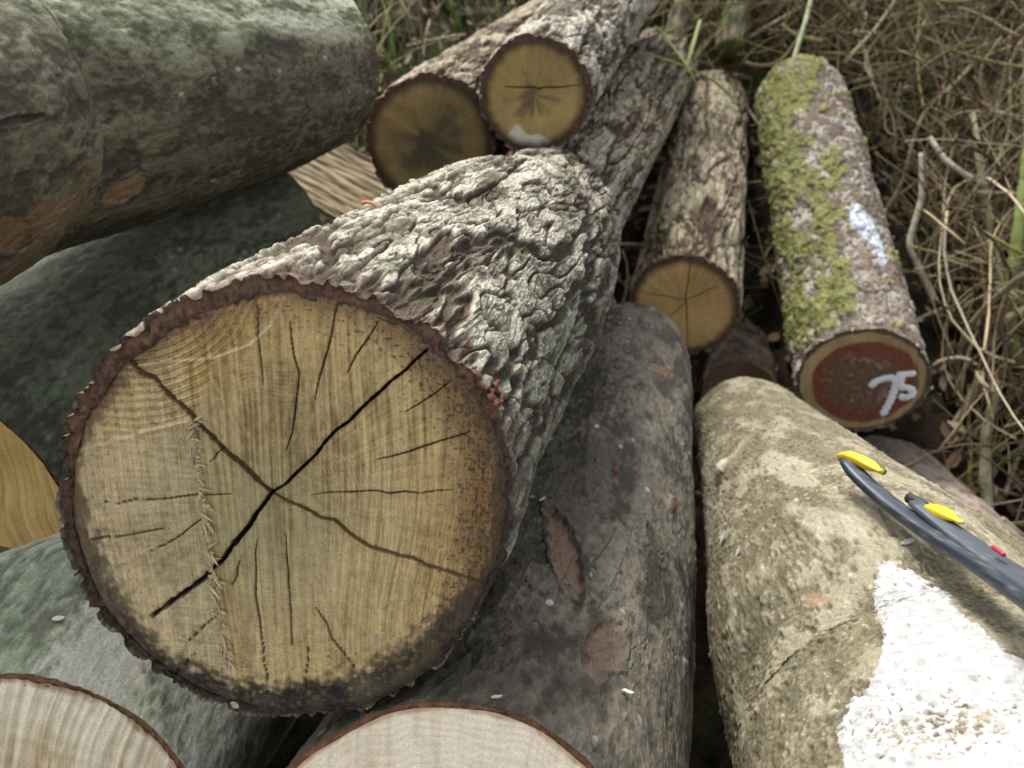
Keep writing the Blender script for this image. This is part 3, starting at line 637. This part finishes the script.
# white paint splash on the large tan log (a thin skin over its bark)
def inside(x, y, poly):
    c = np.zeros(x.shape, bool); n = len(poly)
    for i in range(n):
        (x1, y1), (x2, y2) = poly[i], poly[(i + 1) % n]
        k = ((y1 > y) != (y2 > y)); xi = (x2 - x1) * (y - y1) / (y2 - y1 + 1e-9) + x1; c ^= k & (x < xi)
    return c
def paint_skin(o, poly, col, seed, edge=4, holes=.3, lift=.0012, worn=None, dirt=(.30, .28, .24)):
    u, v, d = o.scr; U = u.ravel().astype(np.float32); Vv = v.ravel().astype(np.float32)
    facing = (np.einsum('ijk,ijk->ij', o.normal, EYE - o.V) > 0).ravel(); pa = np.array(poly)
    box = facing & (U > pa[:, 0].min() - 25) & (U < pa[:, 0].max() + 25) & (Vv > pa[:, 1].min() - 25) & (Vv < pa[:, 1].max() + 25); ix = np.where(box)[0]
    q = o.V.reshape(-1, 3); sd = np.full(len(U), -30., np.float32)
    dd, _ = seg_dist(U[ix], Vv[ix], np.concatenate([pa, pa[:1]])); ins = inside(U[ix], Vv[ix], poly)
    n1 = fbm(q[ix] * 60 + seed, 4); n2 = fbm(q[ix] * 190 + seed, 3, .65)
    m = np.where(ins, dd, -dd) + edge * (n1 + .7 * n2)
    h = .95 - holes * .3 + 0 * n2
    if worn: h = h - worn[3] * np.exp(-((U[ix] - worn[0]) / worn[2]) ** 2 - ((Vv[ix] - worn[1] + .12 * (U[ix] - worn[0])) / (worn[2] * .32)) ** 2)
    sd[ix] = np.minimum(m, (h - n2 - .25 * n1) * 14)
    F = grid_faces(o.nu, o.nv, True); F = F[(sd[F] > -6).any(1)]
    use = np.unique(F); mp = np.full(o.nu * o.nv, -1); mp[use] = np.arange(len(use)); qs = q[use]
    t = np.clip(sd[use] / 2.5, -1, 1)
    V = qs + o.normal.reshape(-1, 3)[use] * (lift * t + .0009 * fbm(qs * 220, 3) * (t > 0))[:, None]
    c = mix(np.array(col) * .72, col, ss(-.5, .3, fbm(qs * 90 + 4, 4))); c = mix(dirt, c, ss(-.5, 2.5, sd[use] + 2 * fbm(qs * 300, 2)))
    ob = mesh_obj('paint_splash', V, mp[F], c, M['paint'], o.empty); return sub(ob, o.bark)
pp = paint_skin(logI, [(876, 566), (893, 561), (918, 575), (948, 596), (960, 612), (985, 632), (1010, 655), (1060, 672), (1100, 800), (850, 800), (838, 735), (846, 705), (868, 688), (880, 660), (882, 630), (874, 600)],
                (.43, .43, .42), 3, 4, .5, worn=(945, 728, 80, .85)); tag(pp, 'bright white paint with worn grain')
pp = paint_skin(logH, [(846, 208), (858, 203), (876, 226), (888, 262), (884, 268), (868, 245), (856, 232), (850, 226)], (.50, .53, .58), 9, 3, .5, .004); tag(pp, 'narrow white paint streak')

# the number 75 brushed on the red heart
def strokes(o, lines, w, col):
    V = []; F = []; 
    for li, pts in enumerate(lines):
        P = np.array([o.xy(*p) for p in pts]); L = np.concatenate([[0], np.cumsum(np.linalg.norm(np.diff(P, axis=0), axis=1))]); n = 30
        s = np.linspace(0, L[-1], n); p = np.stack([np.interp(s, L, P[:, 0]), np.interp(s, L, P[:, 1])], 1)
        pk = np.concatenate([p[:1], (p[:-2] + 2 * p[1:-1] + p[2:]) / 4, p[-1:]]); t = unit(np.gradient(pk, axis=0)); e = np.stack([-t[:, 1], t[:, 0]], 1); k = len(V)
        for i in range(n):
            f = i / (n - 1); cap = math.sqrt(max(0.06, 1 - max(0, abs(2 * f - 1) - .82) ** 2 / .18 ** 2)); ww = w / 2 * cap * (1 + .18 * math.sin(i * 1.7 + li))
            for g, zz in ((-1, .0005), (-.7, .0019), (.7, .0019), (1, .0005)):
                q = pk[i] + e[i] * ww * g; V.append(o.P0 + q[0] * o.a1 + q[1] * o.a2 + o.n * (zz + .0004 * li))
        F += [(k + 4 * i + j, k + 4 * i + j + 1, k + 4 * i + 4 + j + 1, k + 4 * i + 4 + j) for i in range(n - 1) for j in range(3)]
    return mesh_obj('painted_number', V, F, np.array(col), M['paint'], o.empty)
sub(strokes(logH, [[(870, 387), (876, 381), (886, 378), (895, 377)], [(895, 375), (896, 385), (891, 399), (882, 416)], [(896, 375), (905, 374), (916, 373)], [(902, 375), (899, 386), (905, 389)], [(900, 386), (911, 388), (913, 394), (904, 398), (899, 394)]], .018, (.85, .87, .93)), logH.face)

# =================================================================== THE TOOL ON THE RIGHT LOG
def tube(path, rad, sides=10, flat=1.0, nrm=None, sq=1.0):
    path = np.asarray(path, float); n = len(path); t = unit(np.gradient(path, axis=0)); rad = np.broadcast_to(rad, n)
    ref = np.array([0, 0, 1.]) if nrm is None else nrm
    a = unit(np.cross(t, ref) + 1e-6); b = np.cross(a, t); th = np.linspace(0, 2 * np.pi, sides, endpoint=False)
    V = path[:, None] + rad[:, None, None] * ((np.sign(np.cos(th)) * np.abs(np.cos(th)) ** sq)[None, :, None] * a[:, None] + flat * (np.sign(np.sin(th)) * np.abs(np.sin(th)) ** sq)[None, :, None] * b[:, None])
    Vf = V.reshape(-1, 3); F = grid_faces(n, sides, True)
    Vf = np.concatenate([Vf, path[:1], path[-1:]]); j = np.arange(sides)
    c0 = np.stack([(j + 1) % sides, j, np.full(sides, n * sides), np.full(sides, n * sides)], 1); c1 = np.stack([(n - 1) * sides + j, (n - 1) * sides + (j + 1) % sides, np.full(sides, n * sides + 1), np.full(sides, n * sides + 1)], 1)
    return Vf, F, c0[:, :3], c1[:, :3]
def tube_obj(name, path, rad, col, mat, parent, sides=12, flat=1.0, nrm=None, sq=1.0):
    V, F, c0, c1 = tube(path, rad, sides, flat, nrm, sq)
    T = np.concatenate([F[:, [0, 1, 2]], F[:, [0, 2, 3]], c0, c1])
    return mesh_obj(name, V, T, col, mat, parent)
def smooth_path(P, n):
    P = np.asarray(P, float); L = np.concatenate([[0], np.cumsum(np.linalg.norm(np.diff(P, axis=0), axis=1))]); s = np.linspace(0, L[-1], n)
    q = np.stack([np.interp(s, L, P[:, k]) for k in range(3)], 1)
    for _ in range(max(2, n // 10)): q[1:-1] = (q[:-2] + 2 * q[1:-1] + q[2:]) / 4
    return q
def near(px, py, lift):
    p, nn = surf(logI, px, py); d = (p - EYE) @ FWD; return at(px, py, d - lift)
base_d = [( 843, 459), (862, 480), (892, 506), (930, 533), (975, 561), (1040, 606), (1110, 660)]
kx = np.array([850., 870, 895, 920, 945]); ky = np.interp(kx, [p[0] for p in base_d], [p[1] for p in base_d])
kd = np.array([(surf(logI, x, y + 14)[0] - EYE) @ FWD for x, y in zip(kx, ky)]); fit = np.polyfit(kx, kd, 1)
gap = max(0, (np.polyval(fit, kx) - kd).max())
def tool_depth(px): return np.polyval(fit, px) - gap - .014
arm = smooth_path([at(x, y, tool_depth(x)) for x, y in base_d], 40)
tool = thing('hand_tool', 'dark blue curved two armed hand tool with yellow tips on the tan log', 'hand tool', arm[20])
def TC(path, c, sides=24):   # scuffs and dried mud on the coating
    q = np.repeat(path, sides, 0) + np.tile(np.random.default_rng(2).normal(size=(sides, 3)) * .01, (len(path), 1)); q = np.concatenate([q, path[:1], path[-1:]])
    return mix(c, (.16, .15, .13), ss(.25, .7, fbm(q * 70, 3)) * .55)
tube_obj('lower_arm', arm, np.concatenate([[.006, .009], .0108 + .003 * np.linspace(0, 1, 38)]), TC(arm, (.020, .028, .042)), M['tool'], tool, 24, .62, None, .6)
arm2p = [(917, 503), (935, 518), (965, 541), (1000, 566), (1040, 592), (1110, 645)]
arm2 = smooth_path([at(x, y, tool_depth(x) + .02) for x, y in arm2p], 30)
tube_obj('upper_arm', arm2, .0105 + .011 * np.linspace(0, 1, 30) ** 1.1, TC(arm2, (.055, .064, .082)), M['tool'], tool, 24, .42, None, .6)
cap1 = smooth_path([at(x, y, tool_depth(x) + .012 + k) for x, y, k in ((840, 457, 0), (847, 455, 0), (860, 460, .0), (874, 468, .004), (882, 472, .004))], 20)
tube_obj('tip', cap1, np.array([.004] + [.0085] * 12 + [.0085, .008, .007, .006] + [.004] * 3), np.array((.62, .42, .02)), M['cap'], tool, 24, .6, None, .4)
pn1 = smooth_path([at(x, y, tool_depth(x) + .025) for x, y in ((870, 466), (884, 472))], 8); tube_obj('pin', pn1, .004, np.array((.02, .02, .022)), M['tool'], tool, 8)
cap2 = smooth_path([at(x, y, tool_depth(x) + .03) for x, y in ((914, 503), (924, 505), (938, 511), (952, 518), (962, 523))], 20)
tube_obj('tip', cap2, np.array([.004] + [.0065] * 6 + [.0095] * 6 + [.008, .008, .006, .005] + [.003] * 3), np.array((.62, .42, .02)), M['cap'], tool, 24, .5, None, .4)
pn2 = smooth_path([at(x, y, tool_depth(x) + .028) for x, y in ((909, 498), (920, 503), (926, 508))], 8); tube_obj('pin', pn2, .0065, np.array((.02, .02, .022)), M['tool'], tool, 8)
rd = smooth_path([at(x, y, tool_depth(x) + .010) for x, y in ((993, 547), (999, 551), (1004, 555))], 8); tube_obj('red_tab', rd, .0022, np.array((.40, .02, .05)), M['cap'], tool, 8)

# =================================================================== GROUND AND BACKGROUND
def ground_z(x, y):
    x = np.asarray(x, float); y = np.asarray(y, float)
    b = np.maximum(0, y - 1.9 + .25 * ss(.3, 1.2, x)); z = .02 + .56 * b - .10 * np.maximum(0, b - 3)
    return z + .05 * np.sin(x * 2.1 + y) * ss(1.9, 3, y)
def build_ground():
    # one sheet, finer near the pile
    xs = np.concatenate([np.linspace(-60, -4, 20)[:-1], np.linspace(-4, 5, 260), np.linspace(5, 60, 20)[1:]])
    ys = np.concatenate([np.linspace(-60, -1, 20)[:-1], np.linspace(-1, 6.5, 230), np.linspace(6.5, 80, 30)[1:]])
    Y, X = np.meshgrid(ys, xs, indexing='ij'); p = np.stack([X, Y, 0 * X], -1).reshape(-1, 3)
    Z = ground_z(X, Y) ; Z = np.where(Y > 6.5, ground_z(X, np.minimum(Y, 6.5)) + .02 * (Y - 6.5), Z)
    n = fbm(p * 5, 4); n2 = fbm(p * 22, 3); Z = Z + (.04 * n + .02 * n2).reshape(Z.shape)
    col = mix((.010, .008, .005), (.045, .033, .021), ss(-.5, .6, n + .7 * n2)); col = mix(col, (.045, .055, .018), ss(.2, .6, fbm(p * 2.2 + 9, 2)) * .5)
    o = mesh_obj('ground', np.stack([X, Y, Z], -1).reshape(-1, 3), grid_faces(*X.shape, False), col, M['soil']); tag(o, kind='structure')
build_ground()

def strip_batch(name, paths, rads, cols, mat, sides=5):
    Vs, Fs, Cs = [], [], []; k = 0
    for p, r, c in zip(paths, rads, cols):
        V, F, c0, c1 = tube(p, r, sides); n = len(V); T = np.concatenate([F[:, [0, 1, 2]], F[:, [0, 2, 3]], c0, c1]) + k
        Vs.append(V); Fs.append(T); Cs.append(np.broadcast_to(c, (n, 3))); k += n
    return mesh_obj(name, np.concatenate(Vs), np.concatenate(Fs), np.concatenate(Cs), mat)
TW = [(.13, .095, .06), (.19, .145, .095), (.10, .075, .05), (.30, .25, .17), (.15, .14, .06), (.19, .18, .10), (.07, .05, .035), (.42, .36, .27)]
CLEAR = [[(752, 100), (775, 66), (800, 56), (838, 66), (900, 250), (934, 345), (930, 440), (800, 430), (770, 300)], [(632, 290), (672, 130), (690, 70), (750, 84), (748, 250), (742, 355), (690, 360), (640, 340)]]
def brush():
    r = np.random.default_rng(21); paths, rads, cols = [], [], []
    while len(paths) < 2600:
        px, py = r.uniform(640, 1150), r.uniform(-120, 560)
        if px < 770 and (py > 120 or r.random() < .5): continue
        if py > 400 and r.random() < .55: continue
        # height over the bank under this line of sight
        d = ray(px, py); t = np.linspace(1.6, 7, 200); P = EYE + t[:, None] * d; g = P[:, 2] - ground_z(P[:, 0], P[:, 1]); k = np.argmax(g < 0) if (g < 0).any() else 199
        tz = t[k] - r.random() ** 1.4 * .55
        if tz < 2.05: continue
        c = EYE + tz * d
        if c[1] < 1.75 and c[0] < 1.0: continue
        l = r.uniform(.15, .85); n = 13; an = r.normal(.9, .9) + (math.pi if r.random() < .5 else 0); el = r.normal(.35, .5)
        v = np.array([math.cos(an) * math.cos(el), math.sin(an) * math.cos(el) * .7, math.sin(el) + .3 * abs(math.sin(an))]); v /= np.linalg.norm(v)
        bend = r.normal(size=3) * r.uniform(.3, 1.3); wob = np.cumsum(np.cumsum(r.normal(size=(n, 3)) * .045, 0), 0); s = np.linspace(-.5, .5, n)[:, None]
        p = c + l * (s * v + (s * s - .1) * bend * .6 + wob * .12)
        sx, sy, _ = proj(p)
        if any(inside(sx, sy, g).any() for g in CLEAR): continue
        rad = r.choice([.0014, .0022, .0034, .0055, .009], p=[.38, .32, .19, .08, .03]) * np.linspace(1.2, .5, n)
        paths.append(p); rads.append(rad); cols.append(np.array(TW[r.integers(len(TW))]) * r.uniform(.6, 1.45) * np.array((1.0, .98, .88)))
    o = strip_batch('brushwood', paths, rads, cols, M['twig']); tag(o, kind='stuff')
brush()
def litter():
    r = np.random.default_rng(31); V, F, cc = [], [], []
    def put(c, l, w, nrm, col):
        a = unit(np.cross(nrm, r.normal(size=3))); b = np.cross(nrm, a); k = len(V); cu = r.normal() * .5
        for f, ww in ((0, .1), (.3, .9), (.65, 1), (1, .1)):
            for g in (-1, 0, 1): V.append(c + a * l * (f - .5) + b * w * ww * g / 2 + nrm * (l * cu * (f - .5) ** 2 + abs(g) * w * .25 * cu)); cc.append(col)
        for i in range(3):
            for j in range(2): F.append((k + 3 * i + j, k + 3 * i + j + 1, k + 3 * i + 4 + j, k + 3 * i + 3 + j))
    for i in range(7000):
        x, y = r.uniform(-2.2, 3.2), r.uniform(1.6, 5.2); z = float(ground_z(x, y)) + .02 + r.random() * .04
        l = r.uniform(.02, .07); put(np.array([x, y, z]), l, l * r.uniform(.3, .6), unit(np.array([0, -.4, 1]) + r.normal(size=3) * .45), np.array([(.15, .095, .05), (.22, .15, .09), (.10, .065, .04), (.27, .21, .14), (.13, .10, .05)][r.integers(5)]) * r.uniform(.5, 1.1))
    tag(mesh_obj('leaf_litter', V, F, np.array(cc), M['leaf']), kind='stuff')
    paths, rads, cols = [], [], []
    for i in range(1500):   # thin sticks lying in the litter
        x, y = r.uniform(-2.2, 1.6), r.uniform(2.2, 5.2); z = float(ground_z(x, y)) + .03 + r.random() * .06; an = r.uniform(0, 6.28); l = r.uniform(.05, .4)
        v = np.array([math.cos(an), math.sin(an), .56 * math.sin(an) + r.normal() * .25]); s = np.linspace(-.5, .5, 5)[:, None]
        paths.append(np.array([x, y, z]) + l * (s * v + s * s * r.normal(size=3) * .4)); rads.append(np.full(5, r.choice([.0014, .0022, .004], p=[.5, .35, .15]))); cols.append(np.array(TW[r.integers(8)]) * r.uniform(.45, 1.0))
    tag(strip_batch('twig_litter', paths, rads, cols, M['twig'], 4), kind='stuff')
    V, F, cc = [], [], []
    for i in range(1300):      # grass
        if r.random() < .55: x, y = r.uniform(-.8, .5), r.uniform(2.9, 5)
        else: x, y = r.uniform(.4, 2.6), r.uniform(2.9, 4.6)
        cl = noise(np.array([[x * 2.2, y * 2.2, 4.]]))[0]
        if cl < -.2 + r.normal() * .2: continue
        z = float(ground_z(x, y)) + .01; l = r.uniform(.12, .45); an = r.uniform(0, 6.28); w = r.uniform(.003, .007); lean = r.uniform(.2, .9); dr = np.array([math.cos(an), math.sin(an), 0]); sd = np.array([-dr[1], dr[0], 0]); k = len(V)
        c = np.array((.10, .155, .03)) * r.uniform(.6, 1.3) if r.random() < .6 else np.array((.28, .24, .12)) * r.uniform(.6, 1.2)
        for j in range(6):
            f = j / 5; p = np.array([x, y, z]) + dr * l * lean * f ** 1.6 + np.array([0, 0, l * (f - .45 * lean * f * f)]); ww = w * (1 - f * .92)
            V += [p - sd * ww, p + sd * ww + np.array([0, 0, .001])]; cc += [c, c]
        F += [(k + 2 * j, k + 2 * j + 1, k + 2 * j + 3, k + 2 * j + 2) for j in range(5)]
    tag(mesh_obj('grass', V, F, np.array(cc), M['leaf']), kind='stuff')
litter()

# branches one can tell apart in the brush
def branch(label, pts, cols, side=(), cat='branch', name='branch', group='bare branches in the brushwood', mat='twig'):
    P = smooth_path([at(x, y, z) for x, y, z, _ in pts], 36); Lr = np.array([p[3] for p in pts]); rad = np.interp(np.linspace(0, 1, 36), np.linspace(0, 1, len(pts)), Lr)
    rad = rad * (1 + .12 * noise(np.stack([np.arange(36) * .6, np.full(36, pts[0][0] * .1), np.zeros(36)], 1)))
    e = thing(name, label, cat, P[0], group)
    q = np.repeat(P, 10, 0); n = noise(q * 40); n = np.concatenate([n, [0, 0]]); c = mix(cols[0], cols[1], ss(-.3, .3, n))
    main = tube_obj('stem', P, rad, c, M[mat], e, 10)
    for s in side:
        Q = smooth_path([at(x, y, z) for x, y, z, _ in s], 20); r2 = np.interp(np.linspace(0, 1, 20), np.linspace(0, 1, len(s)), [p[3] for p in s])
        tube_obj('side_shoot', Q, r2, np.array(cols[0]), M[mat], e, 8)
    return e
GREY = ((.26, .23, .17), (.40, .36, .28)); BRN = ((.13, .10, .065), (.24, .185, .12)); GRN = ((.15, .17, .06), (.22, .28, .09)); OLV = ((.17, .17, .09), (.28, .27, .17)); DRK = ((.075, .06, .05), (.13, .105, .085))
branch('short pale forked twig standing beside the mossy log', [(921, 153, 2.35, .006), (922, 198, 2.35, .0085), (908, 245, 2.35, .009), (922, 275, 2.35, .011), (936, 304, 2.33, .012)], GREY, )
branch('pale twig curving down from the left onto the grey forked stem', [(930, 138, 2.5, .008), (945, 160, 2.45, .009), (962, 173, 2.42, .009), (986, 186, 2.4, .008)], GREY)
branch('tall grey green forked stem near the right edge', [(973, 112, 2.5, .006), (978, 150, 2.45, .012), (986, 200, 2.4, .013), (993, 245, 2.36, .012), (1003, 290, 2.33, .014), (1010, 330, 2.32, .013)], OLV, side=[[(975, 118, 2.5, .006), (990, 108, 2.6, .005), (1035, 108, 2.7, .004)], [(989, 185, 2.41, .006), (1010, 130, 2.5, .005), (1010, 60, 2.6, .003)]])
branch('bright green mossy branch at the right edge, broken pale below', [(1030, 130, 2.25, .013), (1022, 200, 2.22, .014), (1016, 250, 2.2, .015), (1010, 300, 2.2, .017), (1011, 330, 2.2, .015), (1022, 366, 2.2, .010)], GRN)
branch('upright olive stem rising right of the yellow tipped tool', [(992, 560, 2.05, .013), (985, 480, 2.12, .015), (986, 430, 2.2, .015), (1002, 370, 2.3, .011), (1012, 330, 2.35, .008)], OLV)
branch('dark thick stick slanting up to the right edge below the mossy branch', [(880, 470, 2.5, .010), (940, 440, 2.4, .011), (985, 415, 2.3, .012), (1060, 375, 2.2, .012)], DRK)
branch('olive stick slanting from the cut face of the mossy log', [(900, 328, 2.5, .006), (940, 310, 2.45, .008), (985, 298, 2.45, .007), (1030, 285, 2.5, .005)], OLV)
branch('long brown shoot arching over the brush to upper right', [(880, 220, 2.6, .005), (905, 180, 2.6, .006), (912, 140, 2.6, .007), (925, 108, 2.6, .007), (960, 80, 2.65, .007), (985, 45, 2.8, .006), (1020, -20, 3.0, .005)], BRN)
branch('thin pale twig dangling right of the mossy log top', [(855, 30, 2.9, .006), (866, 55, 2.85, .007), (872, 80, 2.8, .005), (880, 100, 2.75, .003)], GREY)
branch('brown stick leaning diagonally behind the mossy branch', [(955, 190, 2.6, .008), (975, 240, 2.5, .009), (1000, 280, 2.45, .008), (1030, 340, 2.4, .006)], BRN)
branch('thin brown upright twig left of the olive stem', [(967, 310, 2.5, .004), (970, 360, 2.4, .006), (975, 400, 2.3, .006), (985, 440, 2.2, .004)], BRN)
branch('straight pale stick at the lower right, pointing at the tool', [(1005, 495, 2.1, .006), (1020, 450, 2.2, .007), (1045, 390, 2.3, .006)], BRN)
branch('pale green stalk leaning over the top of the mossy log', [(787, 85, 2.72, .006), (795, 55, 2.75, .008), (806, 20, 2.8, .008), (818, -30, 2.9, .007)], ((.28, .32, .18), (.38, .4, .26)), name='plant_stalk', cat='plant stalk', group=None)
branch('dry bramble stick lying above the orange faced log', [(745, 40, 3.05, .005), (770, 25, 3.0, .006), (800, 8, 3.0, .006)], GREY)
# crossed green blades above the orange faced log
def blade(label, pts, w, col):
    P = smooth_path([at(*p) for p in pts], 16); rad = w * np.sin(np.linspace(.25, 1, 16) * np.pi * .95); o = tube_obj('grass_blade', P, np.maximum(rad, .0008), np.array(col), M['leaf'], None, 8, .3)
    tag(o, label, 'grass blade', 'crossed grass blades')
blade('broad pale green blade bent level across the dark oak bark', [(640, 52, 2.55), (668, 60, 2.5), (690, 68, 2.5), (720, 84, 2.6), (742, 112, 2.7)], .010, (.24, .32, .09))
blade('thin yellow green blade crossing down to the right', [(655, 25, 2.6), (672, 45, 2.52), (688, 66, 2.48), (704, 100, 2.5)], .006, (.30, .33, .11))
blade('thin green blade pointing down left from the crossing', [(700, 20, 2.6), (690, 55, 2.5), (684, 72, 2.48), (672, 92, 2.5)], .006, (.25, .30, .10))
# mossy stump-like trunks at the top
def trunk(label, pts, seed, moss):
    P = smooth_path([at(x, y, z) for x, y, z, _ in pts], 60); rad = np.interp(np.linspace(0, 1, 60), np.linspace(0, 1, len(pts)), [p[3] for p in pts])
    V, F, c0, c1 = tube(P, rad, 48); n = fbm(V * 14 + seed, 4); n2 = fbm(V * 70 + seed, 3)
    V = V + (.012 * n + .005 * n2)[:, None] * unit(V - np.concatenate([np.repeat(P, 48, 0), P[:1], P[-1:]]) + 1e-5)
    c = mix(mix((.11, .085, .055), (.26, .22, .16), ss(-.4, .5, n2)), mix((.065, .085, .028), (.14, .175, .06), ss(-.4, .4, n2)), ss(-.1, .3, n + moss) * .85)
    e = thing('tree_trunk', label, 'tree trunk', P[0], 'trunks on the bank')
    mesh_obj('trunk', V, np.concatenate([F[:, [0, 1, 2]], F[:, [0, 2, 3]], c0, c1]), c, M['moss'], e)
trunk('green mossy trunk on the bank behind the orange faced log', [(728, 52, 3.0, .055), (738, 10, 3.07, .050), (752, -90, 3.2, .046), (760, -250, 3.4, .04)], 3, .25)
trunk('thin mossy stem rising beside the topmost log', [(662, 70, 2.98, .045), (680, 15, 3.05, .037), (698, -60, 3.15, .035), (715, -220, 3.3, .03)], 8, -.05)

# =================================================================== SMALL BITS
def chip(label, o, px, py, l, w, col, lean, on_face=False):
    r = np.random.default_rng(int(px * 7 + py))
    if on_face: q = o.xy(px, py); p = o.P0 + q[0] * o.a1 + q[1] * o.a2 + o.n * .001; nn = o.n
    else: p, nn = surf(o, px, py); p = p + nn * .001
    t = math.cos(lean) * RIGHT + math.sin(lean) * UP; t = unit(t - (t @ nn) * nn); b = np.cross(nn, t); V = []
    for f, ww, z in ((-.5, .35, 0), (-.2, 1, .10), (.2, .9, .16), (.5, .3, .3)):
        for g in (-1, 1):
            for e in (0, .0016): V.append(p + t * l * f + b * g * ww * w / 2 + nn * (l * z + e + r.random() * .0004))
    F = []
    for a in (0, 4, 8): F += [(a, a + 2, a + 6, a + 4), (a + 1, a + 5, a + 7, a + 3), (a, a + 4, a + 5, a + 1), (a + 2, a + 3, a + 7, a + 6)]
    F += [(0, 1, 3, 2), (12, 14, 15, 13)]
    tag(mesh_obj('wood_chip', V, F, np.array(col), M['wood'], None, False), label, 'wood chip', 'loose wood chips')
PALE = (.50, .42, .28)
chip('tiny pale splinter stuck low right on the cracked tan cut face', oak, 382, 634, .011, .004, PALE, .9, True)
chip('pale shaving at the black bottom edge of the cracked cut face', oak, 236, 703, .009, .005, PALE, 2.2, True)
chip('white chip on the pale green log, left below the cracked face', logM, 60, 618, .012, .007, (.6, .6, .56), .2)
chip('white chip on the tan log, nearest the dark gap', logI, 722, 536, .020, .012, (.5, .48, .44), .7)
chip('small white chip on the tan log, below the larger chip', logI, 737, 551, .016, .007, (.5, .47, .42), .5)
chip('grey white chip on the tan log under the dark arm', logI, 908, 541, .016, .007, (.45, .44, .42), .1)
chip('pale sliver on the dark grey log, right of its scar', logL, 627, 690, .012, .005, (.6, .56, .48), .1)
chip('pale sliver on the dark grey log, in the shade of the cracked one', logL, 495, 696, .010, .003, (.5, .45, .36), .1)
chip('small pale splinter on the dark grey log, beside the bark rim', logL, 540, 498, .010, .004, (.6, .56, .48), 1.0)
# curled orange seed husk on the top edge of the bark
def husk():
    p, nn = surf(oak, 366, 213); P = [p + nn * .003 + RIGHT * .012 * math.cos(t) * (1 - t / 9) + UP * (.006 + .007 * math.sin(t)) for t in np.linspace(.1, 2.5, 24)]
    o = tube_obj('leaf_curl', smooth_path(P, 30), .0025 * np.sin(np.linspace(.2, 3, 30)) + .0006, np.array((.42, .17, .06)), M['leaf'], None, 8, .5)
    tag(o, 'small curled orange dead leaf on top of the furrowed bark', 'dead leaf')
husk()

# =================================================================== LIGHT
w = bpy.data.worlds.new('World'); sc.world = w; w.use_nodes = True; nt = w.node_tree; bg = nt.nodes['Background']
sky = nt.nodes.new('ShaderNodeTexSky'); sky.sky_type = 'NISHITA'; sky.sun_disc = False
SUN = unit(np.array([-.22, .50, .84])); el = math.asin(SUN[2]); az = math.atan2(SUN[0], SUN[1])
sky.sun_elevation = el; sky.sun_rotation = az; sky.air_density = 1.0; sky.dust_density = 4.0; sky.ozone_density = .6
hs = nt.nodes.new('ShaderNodeHueSaturation'); hs.inputs['Saturation'].default_value = .22   # thin high cloud: a whiter sky
nt.links.new(sky.outputs[0], hs.inputs['Color']); nt.links.new(hs.outputs[0], bg.inputs[0]); bg.inputs[1].default_value = .15
sd = bpy.data.lights.new('sun', 'SUN'); sd.energy = 2.0; sd.angle = math.radians(14); sd.color = (1, .96, .9); so = bpy.data.objects.new('sun', sd); C.objects.link(so)
so.rotation_euler = Vector([float(v) for v in SUN]).to_track_quat('Z', 'Y').to_euler()
sc.view_settings.view_transform = 'Standard'; sc.view_settings.look = 'None'; sc.view_settings.exposure = 1.12; sc.view_settings.gamma = 1; sc.view_settings.use_curve_mapping = False
sc.render.resolution_x, sc.render.resolution_y = 1024, 768
